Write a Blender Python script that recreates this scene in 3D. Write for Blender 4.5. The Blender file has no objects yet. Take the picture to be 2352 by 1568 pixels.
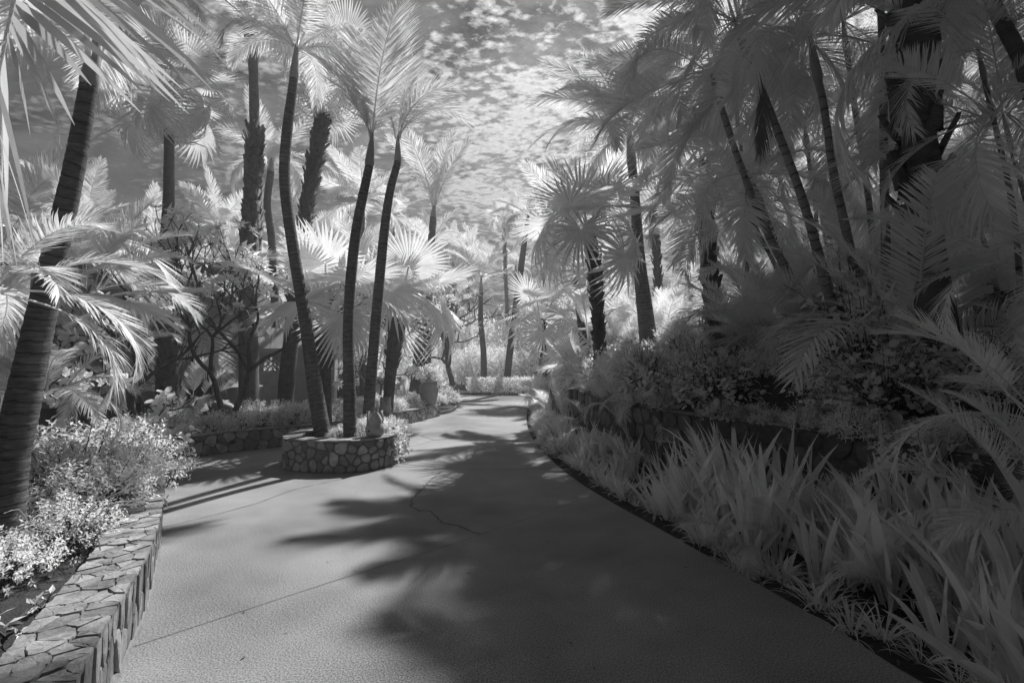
import bpy, bmesh, math, random
import numpy as np
from mathutils import Vector, Matrix

# ------------------------------------------------------------------ camera, sky, sun, exposure
S = bpy.context.scene
COL = S.collection
PI = math.pi
R = math.radians
CAM_H, PITCH = 1.6, R(3.61)
SUN_AZ, SUN_EL = R(23), R(52)            # azimuth clockwise from +Y (straight ahead), elevation

cam_data = bpy.data.cameras.new('camera')
cam_data.lens, cam_data.sensor_width = 16.0, 36.0
cam_data.clip_start, cam_data.clip_end = 0.05, 2000
cam = bpy.data.objects.new('camera', cam_data)
COL.objects.link(cam)
cam.location = (0, 0, CAM_H)
cam.rotation_euler = (PI / 2 + PITCH, 0, 0)
S.camera = cam

sun_data = bpy.data.lights.new('sun', 'SUN')
sun_data.energy, sun_data.angle, sun_data.color = 5.0, R(0.85), (1.0, 1.0, 1.0)
sun = bpy.data.objects.new('sun', sun_data)
COL.objects.link(sun)
SUN_DIR = Vector((math.sin(SUN_AZ) * math.cos(SUN_EL), math.cos(SUN_AZ) * math.cos(SUN_EL), math.sin(SUN_EL)))
sun.rotation_euler = SUN_DIR.to_track_quat('Z', 'Y').to_euler()

S.view_settings.view_transform = 'Standard'
S.view_settings.look = 'None'
S.view_settings.gamma = 1
S.view_settings.use_curve_mapping = False
S.view_settings.exposure = 0.30

cy = S.cycles
cy.max_bounces, cy.diffuse_bounces, cy.glossy_bounces, cy.transmission_bounces, cy.volume_bounces = 6, 3, 1, 4, 1
cy.caustics_reflective = cy.caustics_refractive = False
cy.sample_clamp_indirect = 4
cy.use_denoising = True
try:
    cy.denoiser = 'OPENIMAGEDENOISE'
    cy.denoising_prefilter = 'ACCURATE'
except Exception:
    pass


class NT:
    """small node-tree helper"""
    def __init__(self, tree):
        self.t = tree
        tree.nodes.clear()

    def n(self, kind, **kw):
        nd = self.t.nodes.new(kind)
        for k, v in kw.items():
            if k.startswith('i_'):
                self.put(nd.inputs[k[2:].replace('_', ' ')], v)
            else:
                setattr(nd, k, v)
        return nd

    def put(self, sock, v):
        if isinstance(v, bpy.types.NodeSocket):
            self.t.links.new(v, sock)
        else:
            sock.default_value = v

    def m(self, op, a, b=None, c=None, clamp=False):
        nd = self.t.nodes.new('ShaderNodeMath')
        nd.operation, nd.use_clamp = op, clamp
        for i, v in enumerate((a, b, c)):
            if v is not None:
                self.put(nd.inputs[i], v)
        return nd.outputs[0]

    def vm(self, op, a, b=None):
        nd = self.t.nodes.new('ShaderNodeVectorMath')
        nd.operation = op
        self.put(nd.inputs[0], a)
        if b is not None:
            self.put(nd.inputs[1], b)
        return nd.outputs['Value'] if op in ('DOT_PRODUCT', 'LENGTH') else nd.outputs[0]

    def ramp(self, fac, *stops):
        nd = self.t.nodes.new('ShaderNodeValToRGB')
        self.put(nd.inputs[0], fac)
        e = nd.color_ramp.elements
        while len(e) < len(stops):
            e.new(0.5)
        for el, (p, v) in zip(e, stops):
            el.position = p
            el.color = (v, v, v, 1)
        return nd.outputs[0]

    def noise(self, vec, scale, detail=4, rough=0.55, dist=0.0):
        nd = self.n('ShaderNodeTexNoise', i_Scale=scale, i_Detail=detail, i_Roughness=rough, i_Distortion=dist)
        if vec is not None:
            self.put(nd.inputs['Vector'], vec)
        return nd.outputs['Fac']


world = bpy.data.worlds.new('World')
S.world = world
world.use_nodes = True
w = NT(world.node_tree)
tc = w.n('ShaderNodeTexCoord')
d = w.vm('NORMALIZE', tc.outputs['Generated'])
sky = w.n('ShaderNodeTexSky', sky_type='NISHITA', sun_disc=False, sun_elevation=SUN_EL, sun_rotation=SUN_AZ,
          air_density=0.8, dust_density=0.4, ozone_density=1.5)
sep = w.n('ShaderNodeSeparateColor')
w.put(sep.inputs[0], sky.outputs[0])
red = sep.outputs[0]                                     # an infrared picture sees the red end of the sky
xyz = w.n('ShaderNodeSeparateXYZ')
w.put(xyz.inputs[0], d)
zz = w.m('ADD', w.m('MAXIMUM', xyz.outputs[2], 0.0), 0.10)
comb = w.n('ShaderNodeCombineXYZ')
w.put(comb.inputs[0], w.m('DIVIDE', xyz.outputs[0], zz))
w.put(comb.inputs[1], w.m('DIVIDE', xyz.outputs[1], zz))
pl = comb.outputs[0]
rot = w.n('ShaderNodeMapping')
w.put(rot.inputs['Vector'], pl)
rot.inputs['Rotation'].default_value = (0, 0, R(25))
rot.inputs['Scale'].default_value = (1.0, 1.45, 1.0)
pr = rot.outputs[0]
# small rounded puffs of a mackerel sky, broken by larger gaps
puff = w.noise(pr, 15.0, 4, 0.58, 0.3)
fine = w.noise(pr, 42.0, 5, 0.65, 0.2)
big = w.noise(pr, 1.3, 4, 0.55, 0.4)
gd = w.vm('DOT_PRODUCT', d, tuple(SUN_DIR))
wn = w.n('ShaderNodeTexNoise', i_Scale=9.0, i_Detail=3)
w.put(wn.inputs['Vector'], pr)
wv_ = w.vm('SCALE', w.vm('SUBTRACT', wn.outputs['Color'], (0.5, 0.5, 0.5)))
wv_.node.inputs['Scale'].default_value = 0.10
vo = w.n('ShaderNodeTexVoronoi', feature='SMOOTH_F1', i_Scale=23.0, i_Smoothness=0.6)
w.put(vo.inputs['Vector'], w.vm('ADD', pr, wv_))
cell = w.m('SUBTRACT', 0.98, w.m('MULTIPLY', vo.outputs['Distance'], 1.15))
cover = w.m('ADD', w.m('MULTIPLY', cell, 0.30), w.m('ADD', w.m('MULTIPLY', puff, 0.30), w.m('MULTIPLY', fine, 0.40)))
cover = w.m('ADD', cover, w.m('MULTIPLY', w.m('SUBTRACT', big, 0.5), 0.95))
side = w.m('MULTIPLY', w.m('SUBTRACT', gd, 0.76), 0.30)   # the cloud field thins out away from the sun
cover = w.m('ADD', cover, side)
cover = w.m('SUBTRACT', cover, w.m('MULTIPLY', w.m('MAXIMUM', w.m('SUBTRACT', xyz.outputs[2], 0.57), 0.0), 1.1))   # clear deep sky overhead
mask = w.ramp(cover, (0.40, 0.0), (0.475, 0.40), (0.60, 1.0))
streak = w.noise(rot.outputs[0], 1.6, 6, 0.65, 1.2)
veil = w.ramp(streak, (0.36, 0.0), (0.66, 0.75))
mask = w.m('MAXIMUM', mask, w.m('MULTIPLY', w.m('MULTIPLY', veil, 0.8), w.m('MULTIPLY_ADD', xyz.outputs[2], -1.4, 1.5, clamp=True)))
glow = w.m('POWER', w.m('MAXIMUM', gd, 0.0), 7.0)
gdp = w.m('MAXIMUM', gd, 0.0)
cl = w.m('ADD', 0.15, w.m('MULTIPLY', w.m('POWER', gdp, 2.4), 6.8))
cl = w.m('MULTIPLY', cl, w.m('ADD', 0.50, w.m('MULTIPLY', fine, 1.0)))
base = w.m('ADD', w.m('MULTIPLY', red, 0.04), w.m('ADD', 0.06, w.m('MULTIPLY', w.m('POWER', gdp, 5.0), 0.22)))
mx = w.n('ShaderNodeMix', data_type='FLOAT')
w.put(mx.inputs[0], mask)
w.put(mx.inputs[2], base)
w.put(mx.inputs[3], cl)
bg = w.n('ShaderNodeBackground')
w.put(bg.inputs['Color'], mx.outputs[0])
bg.inputs['Strength'].default_value = 0.11
out = w.n('ShaderNodeOutputWorld')
w.put(out.inputs['Surface'], bg.outputs[0])

# ------------------------------------------------------------------ picture coordinates (2352 x 1568) to places
F, CX, CYP = 1045.0, 1176.0, 784.0
_c, _s = math.cos(PITCH), math.sin(PITCH)


def ray(px, py):
    u, v = (px - CX) / F, (CYP - py) / F
    return Vector((u, _c - v * _s, _s + v * _c))


def G(px, py, z=0.0):                    # where the sight line meets the level z
    r = ray(px, py)
    t = (z - CAM_H) / r.z
    return Vector((r.x * t, r.y * t, z))


def D(px, py, Y):                        # the point on the sight line that lies Y metres ahead
    r = ray(px, py)
    t = Y / r.y
    return Vector((r.x * t, Y, CAM_H + r.z * t))


# ------------------------------------------------------------------ mesh helpers
class MB:
    """collects numpy vertices and faces, builds ONE mesh"""
    def __init__(self):
        self.v, self.q, self.t, self.uv, self.tint, self.n = [], [], [], [], [], 0

    def add(self, v, q=None, t=None, uv=None, tint=0.5):
        v = np.asarray(v, float).reshape(-1, 3)
        if q is not None and len(q):
            self.q.append(np.asarray(q, int).reshape(-1, 4) + self.n)
        if t is not None and len(t):
            self.t.append(np.asarray(t, int).reshape(-1, 3) + self.n)
        self.v.append(v)
        self.uv.append(np.zeros((len(v), 2)) if uv is None else np.asarray(uv, float))
        self.tint.append(np.full(len(v), tint) if np.isscalar(tint) else np.asarray(tint, float))
        self.n += len(v)

    def mesh(self, name, mat, smooth=False):
        me = bpy.data.meshes.new(name)
        v = np.concatenate(self.v)
        q = np.concatenate(self.q) if self.q else np.zeros((0, 4), int)
        t = np.concatenate(self.t) if self.t else np.zeros((0, 3), int)
        nl = q.size + t.size
        me.vertices.add(len(v))
        me.vertices.foreach_set('co', v.astype(np.float32).ravel())
        me.loops.add(nl)
        li = np.concatenate([q.ravel(), t.ravel()]).astype(np.int32)
        me.loops.foreach_set('vertex_index', li)
        me.polygons.add(len(q) + len(t))
        st = np.concatenate([np.arange(len(q)) * 4, q.size + np.arange(len(t)) * 3]).astype(np.int32)
        me.polygons.foreach_set('loop_start', st)
        uvl = me.uv_layers.new(name='UVMap')
        uvl.data.foreach_set('uv', np.concatenate(self.uv)[li].astype(np.float32).ravel())
        at = me.attributes.new('tint', 'FLOAT', 'POINT')
        at.data.foreach_set('value', np.concatenate(self.tint).astype(np.float32))
        me.polygons.foreach_set('use_smooth', np.full(len(q) + len(t), smooth, bool))
        me.update(calc_edges=True)
        me.validate()
        me.materials.append(mat)
        return me


def obj(name, me, parent=None, loc=(0, 0, 0)):
    o = bpy.data.objects.new(name, me)
    COL.objects.link(o)
    o.location = loc
    if parent is not None:
        o.parent = parent
    return o


def tag(o, label, cat, group=None, kind=None):
    o['label'], o['category'] = label, cat
    if group:
        o['group'] = group
    if kind:
        o['kind'] = kind
    return o


def thing(name, label, cat, loc=(0, 0, 0), group=None):
    return tag(obj(name, None, None, loc), label, cat, group)


def struct(name, me):
    o = obj(name, me)
    o['kind'] = 'structure'
    return o


def unit(a):
    a = np.asarray(a, float)
    return a / np.maximum(np.linalg.norm(a, axis=-1, keepdims=True), 1e-9)


def smooth_path(pts, n):
    """Catmull-Rom through the points, n samples evenly spaced"""
    p = np.asarray([tuple(x) for x in pts], float)
    if len(p) == 2:
        p = np.array([p[0], (p[0] + p[1]) / 2, p[1]])
    e = np.vstack([2 * p[0] - p[1], p, 2 * p[-1] - p[-2]])
    o = []
    for i in range(len(p) - 1):
        a, b, c, dd = e[i:i + 4]
        for t in np.linspace(0, 1, 24, endpoint=False):
            o.append(0.5 * (2 * b + (c - a) * t + (2 * a - 5 * b + 4 * c - dd) * t * t + (3 * b - a - 3 * c + dd) * t ** 3))
    o.append(p[-1])
    o = np.array(o)
    s = np.concatenate([[0], np.cumsum(np.linalg.norm(np.diff(o, axis=0), axis=1))])
    k = np.linspace(0, s[-1], n)
    return np.stack([np.interp(k, s, o[:, j]) for j in range(o.shape[1])], 1), s[-1]


def frames(p, up=(0, 0, 1)):
    t = unit(np.gradient(p, axis=0))
    side = np.cross(t, np.asarray(up, float))
    bad = np.linalg.norm(side, axis=1) < 1e-3
    side[bad] = np.cross(t[bad], (1.0, 0.0, 0.0))
    side = unit(side)
    return t, side, np.cross(side, t)


def tube(mb, p, r, sides=8, up=(0.03, 1, 0.02), cap=True, tint=0.5):
    p = np.asarray(p, float)
    r = np.broadcast_to(np.asarray(r, float), (len(p),))
    t, a, b = frames(p, up)
    th = np.linspace(0, 2 * PI, sides + 1)
    ring = np.cos(th)[None, :, None] * a[:, None] + np.sin(th)[None, :, None] * b[:, None]
    v = p[:, None] + ring * r[:, None, None]
    L = np.concatenate([[0], np.cumsum(np.linalg.norm(np.diff(p, axis=0), axis=1))])
    uv = np.stack(np.broadcast_arrays((th / (2 * PI))[None, :], L[:, None]), 2)
    n, m = len(p), sides + 1
    i, j = np.meshgrid(np.arange(n - 1), np.arange(sides), indexing='ij')
    k = (i * m + j).ravel()
    mb.add(v.reshape(-1, 3), np.stack([k, k + 1, k + m + 1, k + m], 1), None, uv.reshape(-1, 2), tint)
    if cap:
        c = (n - 1) * m
        vv = np.vstack([v[-1], p[-1] + t[-1] * r[-1] * 0.3])
        mb.add(vv, None, [[x, x + 1, m] for x in range(sides)], np.tile([0.5, L[-1]], (m + 1, 1)), tint)


def box(mb, lo, hi, tint=0.5):
    x0, y0, z0 = lo
    x1, y1, z1 = hi
    v = [(x0, y0, z0), (x1, y0, z0), (x1, y1, z0), (x0, y1, z0), (x0, y0, z1), (x1, y0, z1), (x1, y1, z1), (x0, y1, z1)]
    mb.add(v, [(0, 3, 2, 1), (4, 5, 6, 7), (0, 1, 5, 4), (1, 2, 6, 5), (2, 3, 7, 6), (3, 0, 4, 7)], None, None, tint)


def lathe(mb, prof, sides=32, centre=(0, 0, 0), ridge=0.0, nr=0):
    th = np.linspace(0, 2 * PI, sides + 1)
    pr_ = np.asarray(prof, float)
    rr = pr_[:, 0][:, None] * (1 + ridge * np.abs(np.sin(nr * th / 2))[None, :])
    v = np.stack([rr * np.cos(th), rr * np.sin(th), np.broadcast_to(pr_[:, 1][:, None], rr.shape)], 2) + np.asarray(centre)
    n, m = len(pr_), sides + 1
    i, j = np.meshgrid(np.arange(n - 1), np.arange(sides), indexing='ij')
    k = (i * m + j).ravel()
    mb.add(v.reshape(-1, 3), np.stack([k, k + 1, k + m + 1, k + m], 1))


# ------------------------------------------------------------------ materials (an infrared scene: all greys)
def mat(name):
    m_ = bpy.data.materials.new(name)
    m_.use_nodes = True
    return m_, NT(m_.node_tree)


def leaf_mat(name, refl, trans, var=0.18, gloss=0.06, rough=0.45, stripes=0.0):
    m_, n = mat(name)
    oi = n.n('ShaderNodeObjectInfo')
    tcn = n.n('ShaderNodeTexCoord')
    at = n.n('ShaderNodeAttribute', attribute_name='tint')
    nz = n.noise(tcn.outputs['Object'], 6.0, 3)
    f = n.m('ADD', 1 - var, n.m('MULTIPLY', oi.outputs['Random'], var))
    f = n.m('MULTIPLY', f, n.m('ADD', 0.80, n.m('MULTIPLY', nz, 0.34)))
    f = n.m('MULTIPLY', f, n.m('ADD', 0.72, n.m('MULTIPLY', at.outputs['Fac'], 0.56)))
    def grey(k):
        return n.m('MINIMUM', n.m('MULTIPLY', f, k), 0.9)
    df = n.n('ShaderNodeBsdfDiffuse')
    tr = n.n('ShaderNodeBsdfTranslucent')
    for nd, k in ((df, refl), (tr, trans)):
        n.put(nd.inputs['Color'], grey(k))
    ad = n.n('ShaderNodeAddShader')
    n.put(ad.inputs[0], df.outputs[0])
    n.put(ad.inputs[1], tr.outputs[0])
    gl = n.n('ShaderNodeBsdfGlossy', i_Roughness=rough)
    mxs = n.n('ShaderNodeMixShader', i_Fac=gloss)
    n.put(mxs.inputs[1], ad.outputs[0])
    n.put(mxs.inputs[2], gl.outputs[0])
    n.put(n.n('ShaderNodeOutputMaterial').inputs['Surface'], mxs.outputs[0])
    return m_


def bark_mat(name, lo, hi, ring=0.0, ring_len=0.06, bump=0.5, fibre=0.0):
    """ring scars run round the trunk (UV v is the length in metres)"""
    m_, n = mat(name)
    uv = n.n('ShaderNodeUVMap')
    tcn = n.n('ShaderNodeTexCoord')
    sx = n.n('ShaderNodeSeparateXYZ')
    n.put(sx.inputs[0], uv.outputs[0])
    nz = n.noise(tcn.outputs['Object'], 9.0, 6, 0.65)
    sm = n.n('ShaderNodeMapping')
    n.put(sm.inputs['Vector'], tcn.outputs['Object'])
    sm.inputs['Scale'].default_value = (8, 8, 70)
    lines = n.noise(sm.outputs[0], 1.0, 4, 0.6)
    big_ = n.noise(tcn.outputs['Object'], 1.3, 3, 0.5)
    val = n.m('ADD', n.m('MULTIPLY', nz, 0.35), n.m('MULTIPLY', lines, 0.45))
    val = n.m('ADD', val, n.m('MULTIPLY', big_, 0.25))
    col = n.ramp(val, (0.36, lo), (0.68, hi))
    h = val
    if ring > 0:
        wob = n.m('MULTIPLY', n.noise(tcn.outputs['Object'], 2.2, 4, 0.6), ring_len * 2.4)
        fr = n.m('FRACT', n.m('DIVIDE', n.m('ADD', sx.outputs[1], wob), ring_len))
        dark = n.ramp(fr, (0.0, 1.0 - ring), (0.10, 1.0 - ring * 0.7), (0.22, 1.0), (1.0, 1.0))
        mm = n.n('ShaderNodeMix', data_type='RGBA', blend_type='MULTIPLY', i_Factor=1.0)
        n.put(mm.inputs[6], col)
        n.put(mm.inputs[7], dark)
        col = mm.outputs[2]
    b = n.n('ShaderNodeBump', i_Strength=bump, i_Distance=0.02)
    n.put(b.inputs['Height'], h)
    ps = n.n('ShaderNodeBsdfPrincipled', i_Roughness=0.85)
    ps.inputs['Specular IOR Level'].default_value = 0.2
    n.put(ps.inputs['Base Color'], col)
    n.put(ps.inputs['Normal'], b.outputs[0])
    n.put(n.n('ShaderNodeOutputMaterial').inputs['Surface'], ps.outputs[0])
    return m_


def rough_mat(name, lo, hi, scale, bump=0.4, dist=0.01, tint=0.0, speck=0.0, rough=0.85, scale2=None, big=0.0):
    m_, n = mat(name)
    tcn = n.n('ShaderNodeTexCoord')
    nz = n.noise(tcn.outputs['Object'], scale, 7, 0.62)
    f2 = n.noise(tcn.outputs['Object'], scale2 or scale * 9, 3, 0.6)
    val = n.m('ADD', n.m('MULTIPLY', nz, 0.75 - speck), n.m('MULTIPLY', f2, 0.25 + speck))
    if big:
        val = n.m('ADD', val, n.m('MULTIPLY', n.m('SUBTRACT', n.noise(tcn.outputs['Object'], scale * 0.13, 4, 0.6, 0.5), 0.5), big))
    col = n.ramp(val, (0.32, lo), (0.70, hi))
    if tint:
        at = n.n('ShaderNodeAttribute', attribute_name='tint')
        k = n.m('ADD', 1 - tint, n.m('MULTIPLY', at.outputs['Fac'], tint * 2))
        mm = n.n('ShaderNodeMix', data_type='RGBA', blend_type='MULTIPLY', i_Factor=1.0)
        n.put(mm.inputs[6], col)
        n.put(mm.inputs[7], k)
        col = mm.outputs[2]
    b = n.n('ShaderNodeBump', i_Strength=bump, i_Distance=dist)
    n.put(b.inputs['Height'], val)
    ps = n.n('ShaderNodeBsdfPrincipled', i_Roughness=rough)
    ps.inputs['Specular IOR Level'].default_value = 0.25
    n.put(ps.inputs['Base Color'], col)
    n.put(ps.inputs['Normal'], b.outputs[0])
    n.put(n.n('ShaderNodeOutputMaterial').inputs['Surface'], ps.outputs[0])
    return m_


M_FROND = leaf_mat('palm_leaflet', 0.56, 0.48)
M_FAN = leaf_mat('fan_leaf', 0.56, 0.46)
M_LEAF = leaf_mat('shrub_leaf', 0.60, 0.48, gloss=0.05)
M_BROAD = leaf_mat('broad_leaf', 0.50, 0.38, gloss=0.10, rough=0.35)
M_SWORD = leaf_mat('sword_leaf', 0.70, 0.46, gloss=0.06)
M_DRY = leaf_mat('dry_leaf', 0.12, 0.06, gloss=0.03)
M_COCO = bark_mat('ringed_bark', 0.03, 0.22, 0.65, 0.085, 0.8)
M_GREYCOCO = bark_mat('grey_ringed_bark', 0.09, 0.36, 0.55, 0.085, 0.8)
M_CANE = bark_mat('cane_bark', 0.16, 0.38, 0.8, 0.17, 0.2)
M_BOOT = bark_mat('shaggy_bark', 0.025, 0.17, 0.0, 0.1, 0.9)
M_SMOOTH = bark_mat('grey_bark', 0.10, 0.27, 0.35, 0.05, 0.6)
M_DARKBARK = bark_mat('dark_bark', 0.04, 0.18, 0.2, 0.05, 0.6)
M_SHAFT = rough_mat('crown_shaft', 0.24, 0.42, 3.0, 0.15)
M_TWIG = rough_mat('twig', 0.04, 0.12, 9.0, 0.3)
M_LTWIG = rough_mat('pale_stem', 0.25, 0.5, 9.0, 0.3)
M_CONC = rough_mat('concrete', 0.08, 0.46, 1.6, 0.2, 0.004, speck=0.60, scale2=105, big=0.75)
M_CRACK = rough_mat('crack', 0.03, 0.07, 30, 0.3)
M_SOIL = rough_mat('soil', 0.015, 0.075, 9.0, 0.9, 0.03, speck=0.2)
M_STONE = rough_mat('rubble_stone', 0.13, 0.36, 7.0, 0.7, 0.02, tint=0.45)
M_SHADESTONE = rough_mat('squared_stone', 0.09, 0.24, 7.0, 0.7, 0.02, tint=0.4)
M_MORTAR = rough_mat('mortar', 0.07, 0.16, 14.0, 0.7, 0.01)
M_COPING = rough_mat('coping_stone', 0.12, 0.42, 9.0, 0.8, 0.015, tint=0.35)
M_FOOT = rough_mat('mortar_fillet', 0.14, 0.30, 20.0, 0.6)
M_PALE = rough_mat('carved_stone', 0.30, 0.48, 12.0, 0.5, 0.006)
M_CLAY = rough_mat('urn_clay', 0.24, 0.36, 5.0, 0.3, 0.006)
M_STUCCO = rough_mat('stucco', 0.36, 0.50, 3.0, 0.4, 0.006)
M_TILE = rough_mat('roof_tile', 0.22, 0.40, 6.0, 0.5)
M_DARK = rough_mat('dark_metal', 0.02, 0.045, 8.0, 0.2, rough=0.5)
M_FRUIT = rough_mat('palm_fruit', 0.02, 0.06, 20.0, 0.3, rough=0.4)

# ------------------------------------------------------------------ foliage builders
DOWN = np.array([0, 0, -1.0])


def add_frond(mb, curve, rng, n=56, L=0.6, wd=0.035, a0=62, a1=24, vee=18, droop=0.25, pet=0.16, rr=0.018, up=(0, 0, 1), tip=0.35, ragged=0.12):
    """a pinnate frond along a rachis curve; every leaflet is a tapering, drooping strip"""
    p = np.asarray(curve, float)
    T, B, N = frames(p, up)
    m = len(p)
    tube(mb, p, np.linspace(rr, rr * 0.15, m), 4, cap=False, tint=0.42)
    for sg in (-1, 1):
        u = np.clip((np.arange(n) + 0.5) / n + rng.normal(0, 0.15 / n, n), 0, 1)
        s = (pet + (1 - pet) * u) * (m - 1)
        def at(a):
            i = np.clip(s.astype(int), 0, m - 2)
            f = (s - i)[:, None]
            return a[i] * (1 - f) + a[i + 1] * f
        c, t, b, nn = at(p), unit(at(T)), unit(at(B)), unit(at(N))
        ang = np.radians(a0 + (a1 - a0) * u ** 1.3 + rng.normal(0, 3.5, n))
        ve = np.radians(vee * (1 - 0.5 * u) + rng.normal(0, 6, n))
        sd = b * (sg * np.cos(ve))[:, None] + nn * np.sin(ve)[:, None]
        dr = unit(t * np.cos(ang)[:, None] + sd * np.sin(ang)[:, None])
        ln = L * (0.5 + 0.5 * np.minimum(1, u / 0.16)) * (1 - (1 - tip) * u ** 2.6) * (1 + rng.normal(0, ragged * 0.5, n))
        wx = unit(np.cross(dr, nn + 0.25 * rng.normal(0, 1, (n, 3))))
        q = np.array([0, 0.22, 0.5, 0.78, 1.0])
        wp = np.array([0.45, 1.0, 0.86, 0.52, 0.05]) * wd * 0.5
        dd = droop * (1 + rng.normal(0, 0.35, n))
        cen = c[:, None] + dr[:, None] * (ln[:, None] * q)[..., None] + DOWN * (dd[:, None] * ln[:, None] * q ** 2.2)[..., None]
        wv = (0.75 + 0.25 * np.sin(PI * np.clip(u + 0.1, 0, 1)))[:, None, None] * wp[None, :, None] * wx[:, None]
        v = np.stack([cen - wv, cen + wv], 2).reshape(-1, 3)
        k = (np.arange(n)[:, None] * 10 + np.arange(4)[None] * 2).ravel()
        ti = np.repeat(np.clip(rng.normal(0.5, 0.13, n), 0, 1), 10)
        mb.add(v, np.stack([k, k + 1, k + 3, k + 2], 1), None, None, ti)


def arc(length, bend, m=16, power=1.5, side=0.0):
    s = np.linspace(0, 1, m)
    a = -R(bend) * s ** power
    b = R(side) * s ** 1.5
    st = np.stack([np.cos(a) * np.cos(b), np.cos(a) * np.sin(b), np.sin(a)], 1)
    return np.vstack([[0, 0, 0], np.cumsum((st[1:] + st[:-1]) / 2 * length / (m - 1), axis=0)])


def frond_mesh(name, seed, length, bend, **kw):
    rng = np.random.default_rng(seed)
    mb = MB()
    add_frond(mb, arc(length, bend, side=rng.uniform(-14, 14)), rng, **kw)
    return mb.mesh(name, M_FROND)


def add_fan(mb, rng, pet=0.8, rad=0.75, n=34, spread=145, fold=0.12, droop=0.25, split=0.55, tiltd=25, cone=0.2, pbend=12, pr=0.014):
    """a fan leaf: a petiole, then pleated segments joined to mid length with free drooping tips"""
    cv = arc(pet, pbend, 7)
    tube(mb, cv, np.linspace(pr * 1.5, pr, 7), 5, cap=False, tint=0.35)
    o = cv[-1]
    x = unit(cv[-1] - cv[-2])
    y = np.array([0, 1.0, 0])
    z = np.cross(x, y)
    ct, st = math.cos(R(tiltd)), math.sin(R(tiltd))
    x, z = x * ct - z * st, z * ct + x * st
    ed = np.radians(np.linspace(-spread, spread, n + 1))
    q = np.array([0.03, 0.3, split, 0.5 * (1 + split), 1.0])
    wq = np.array([1.0, 1.0, 1.0, 0.55, 0.04])
    mid, half = (ed[1:] + ed[:-1]) / 2, (ed[1] - ed[0]) / 2
    ln = rad * (1 - 0.28 * (np.abs(mid) / math.pi) ** 2) * (1 + rng.normal(0, 0.04, n))
    dl = droop * (1 + rng.normal(0, 0.4, n))
    wig = rng.normal(0, 0.05, n)
    tilt_ = np.clip(rng.normal(0.5, 0.1, n), 0, 1)
    V, Q, TI = [], [], []
    for k in range(3):                                  # left edge, ridge, right edge
        off = (k - 1) * half
        qq = q[None, :]
        a = mid[:, None] + off * wq[None, :] + wig[:, None] * np.maximum(qq - split, 0)
        r = ln[:, None] * qq
        lift = fold * r * 0.22 * (1 if k == 1 else -1) * wq[None, :]
        h = lift + cone * r - dl[:, None] * ln[:, None] * np.maximum(qq - split * 0.6, 0) ** 2 * 1.6
        V.append(o + x * (r * np.cos(a))[..., None] + y * (r * np.sin(a))[..., None] + z * h[..., None])
    V = np.stack(V, 2)                                  # n,5,3,3
    for i in range(n):
        for j in range(4):
            b = i * 15 + j * 3
            Q += [(b, b + 1, b + 4, b + 3), (b + 1, b + 2, b + 5, b + 4)]
    mb.add(V.reshape(-1, 3), Q, None, None, np.repeat(tilt_, 15))


def fan_mesh(name, seed, **kw):
    mb = MB()
    add_fan(mb, np.random.default_rng(seed), **kw)
    return mb.mesh(name, M_FAN)


def add_leaves(mb, P, Dr, Nr, size, asp=0.4, curl=0.12, rng=None, round_=False):
    """small folded leaves: base, two sides, midrib, tip"""
    n = len(P)
    Dr = unit(Dr)
    W = unit(np.cross(Nr, Dr))
    Nn = np.cross(Dr, W)
    s = np.broadcast_to(np.asarray(size, float), (n,))[:, None]
    if round_:
        tpl = [(0, 0, 0), (0.30, 0.42, 0.06), (0.72, 0.42, 0.05), (1.0, 0, -0.5), (0.72, -0.42, 0.05), (0.30, -0.42, 0.06), (0.5, 0, -0.10)]
        fq = [(0, 6, 2, 1), (6, 3, 2, 2), (0, 5, 4, 6), (6, 4, 3, 3)]
        fq4, fq3 = [(0, 6, 2, 1), (0, 5, 4, 6)], [(6, 3, 2), (6, 4, 3)]
    else:
        tpl = [(0, 0, 0), (0.42, 0.5, 0.10), (1.0, 0, -1.0), (0.42, -0.5, 0.10), (0.45, 0, -0.18)]
        fq4, fq3 = [(0, 4, 2, 1), (0, 3, 2, 4)], []
    tp = np.array(tpl)
    m = len(tp)
    a = tp[:, 0][None, :, None]
    b = (tp[:, 1] * asp * (2.0 if round_ else 1))[None, :, None]
    c = (tp[:, 2] * curl)[None, :, None]
    v = P[:, None] + s[:, None] * (Dr[:, None] * a + W[:, None] * b + Nn[:, None] * c)
    k = np.arange(n)[:, None, None] * m
    ti = np.repeat(np.clip((rng or np.random.default_rng(1)).normal(0.5, 0.16, n), 0, 1), m)
    mb.add(v.reshape(-1, 3), (k + np.array(fq4)[None]).reshape(-1, 4), (k + np.array(fq3)[None]).reshape(-1, 3) if fq3 else None, None, ti)


def rand_dirs(rng, n, up=0.0):
    v = rng.normal(0, 1, (n, 3))
    v[:, 2] += up
    return unit(v)


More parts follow.
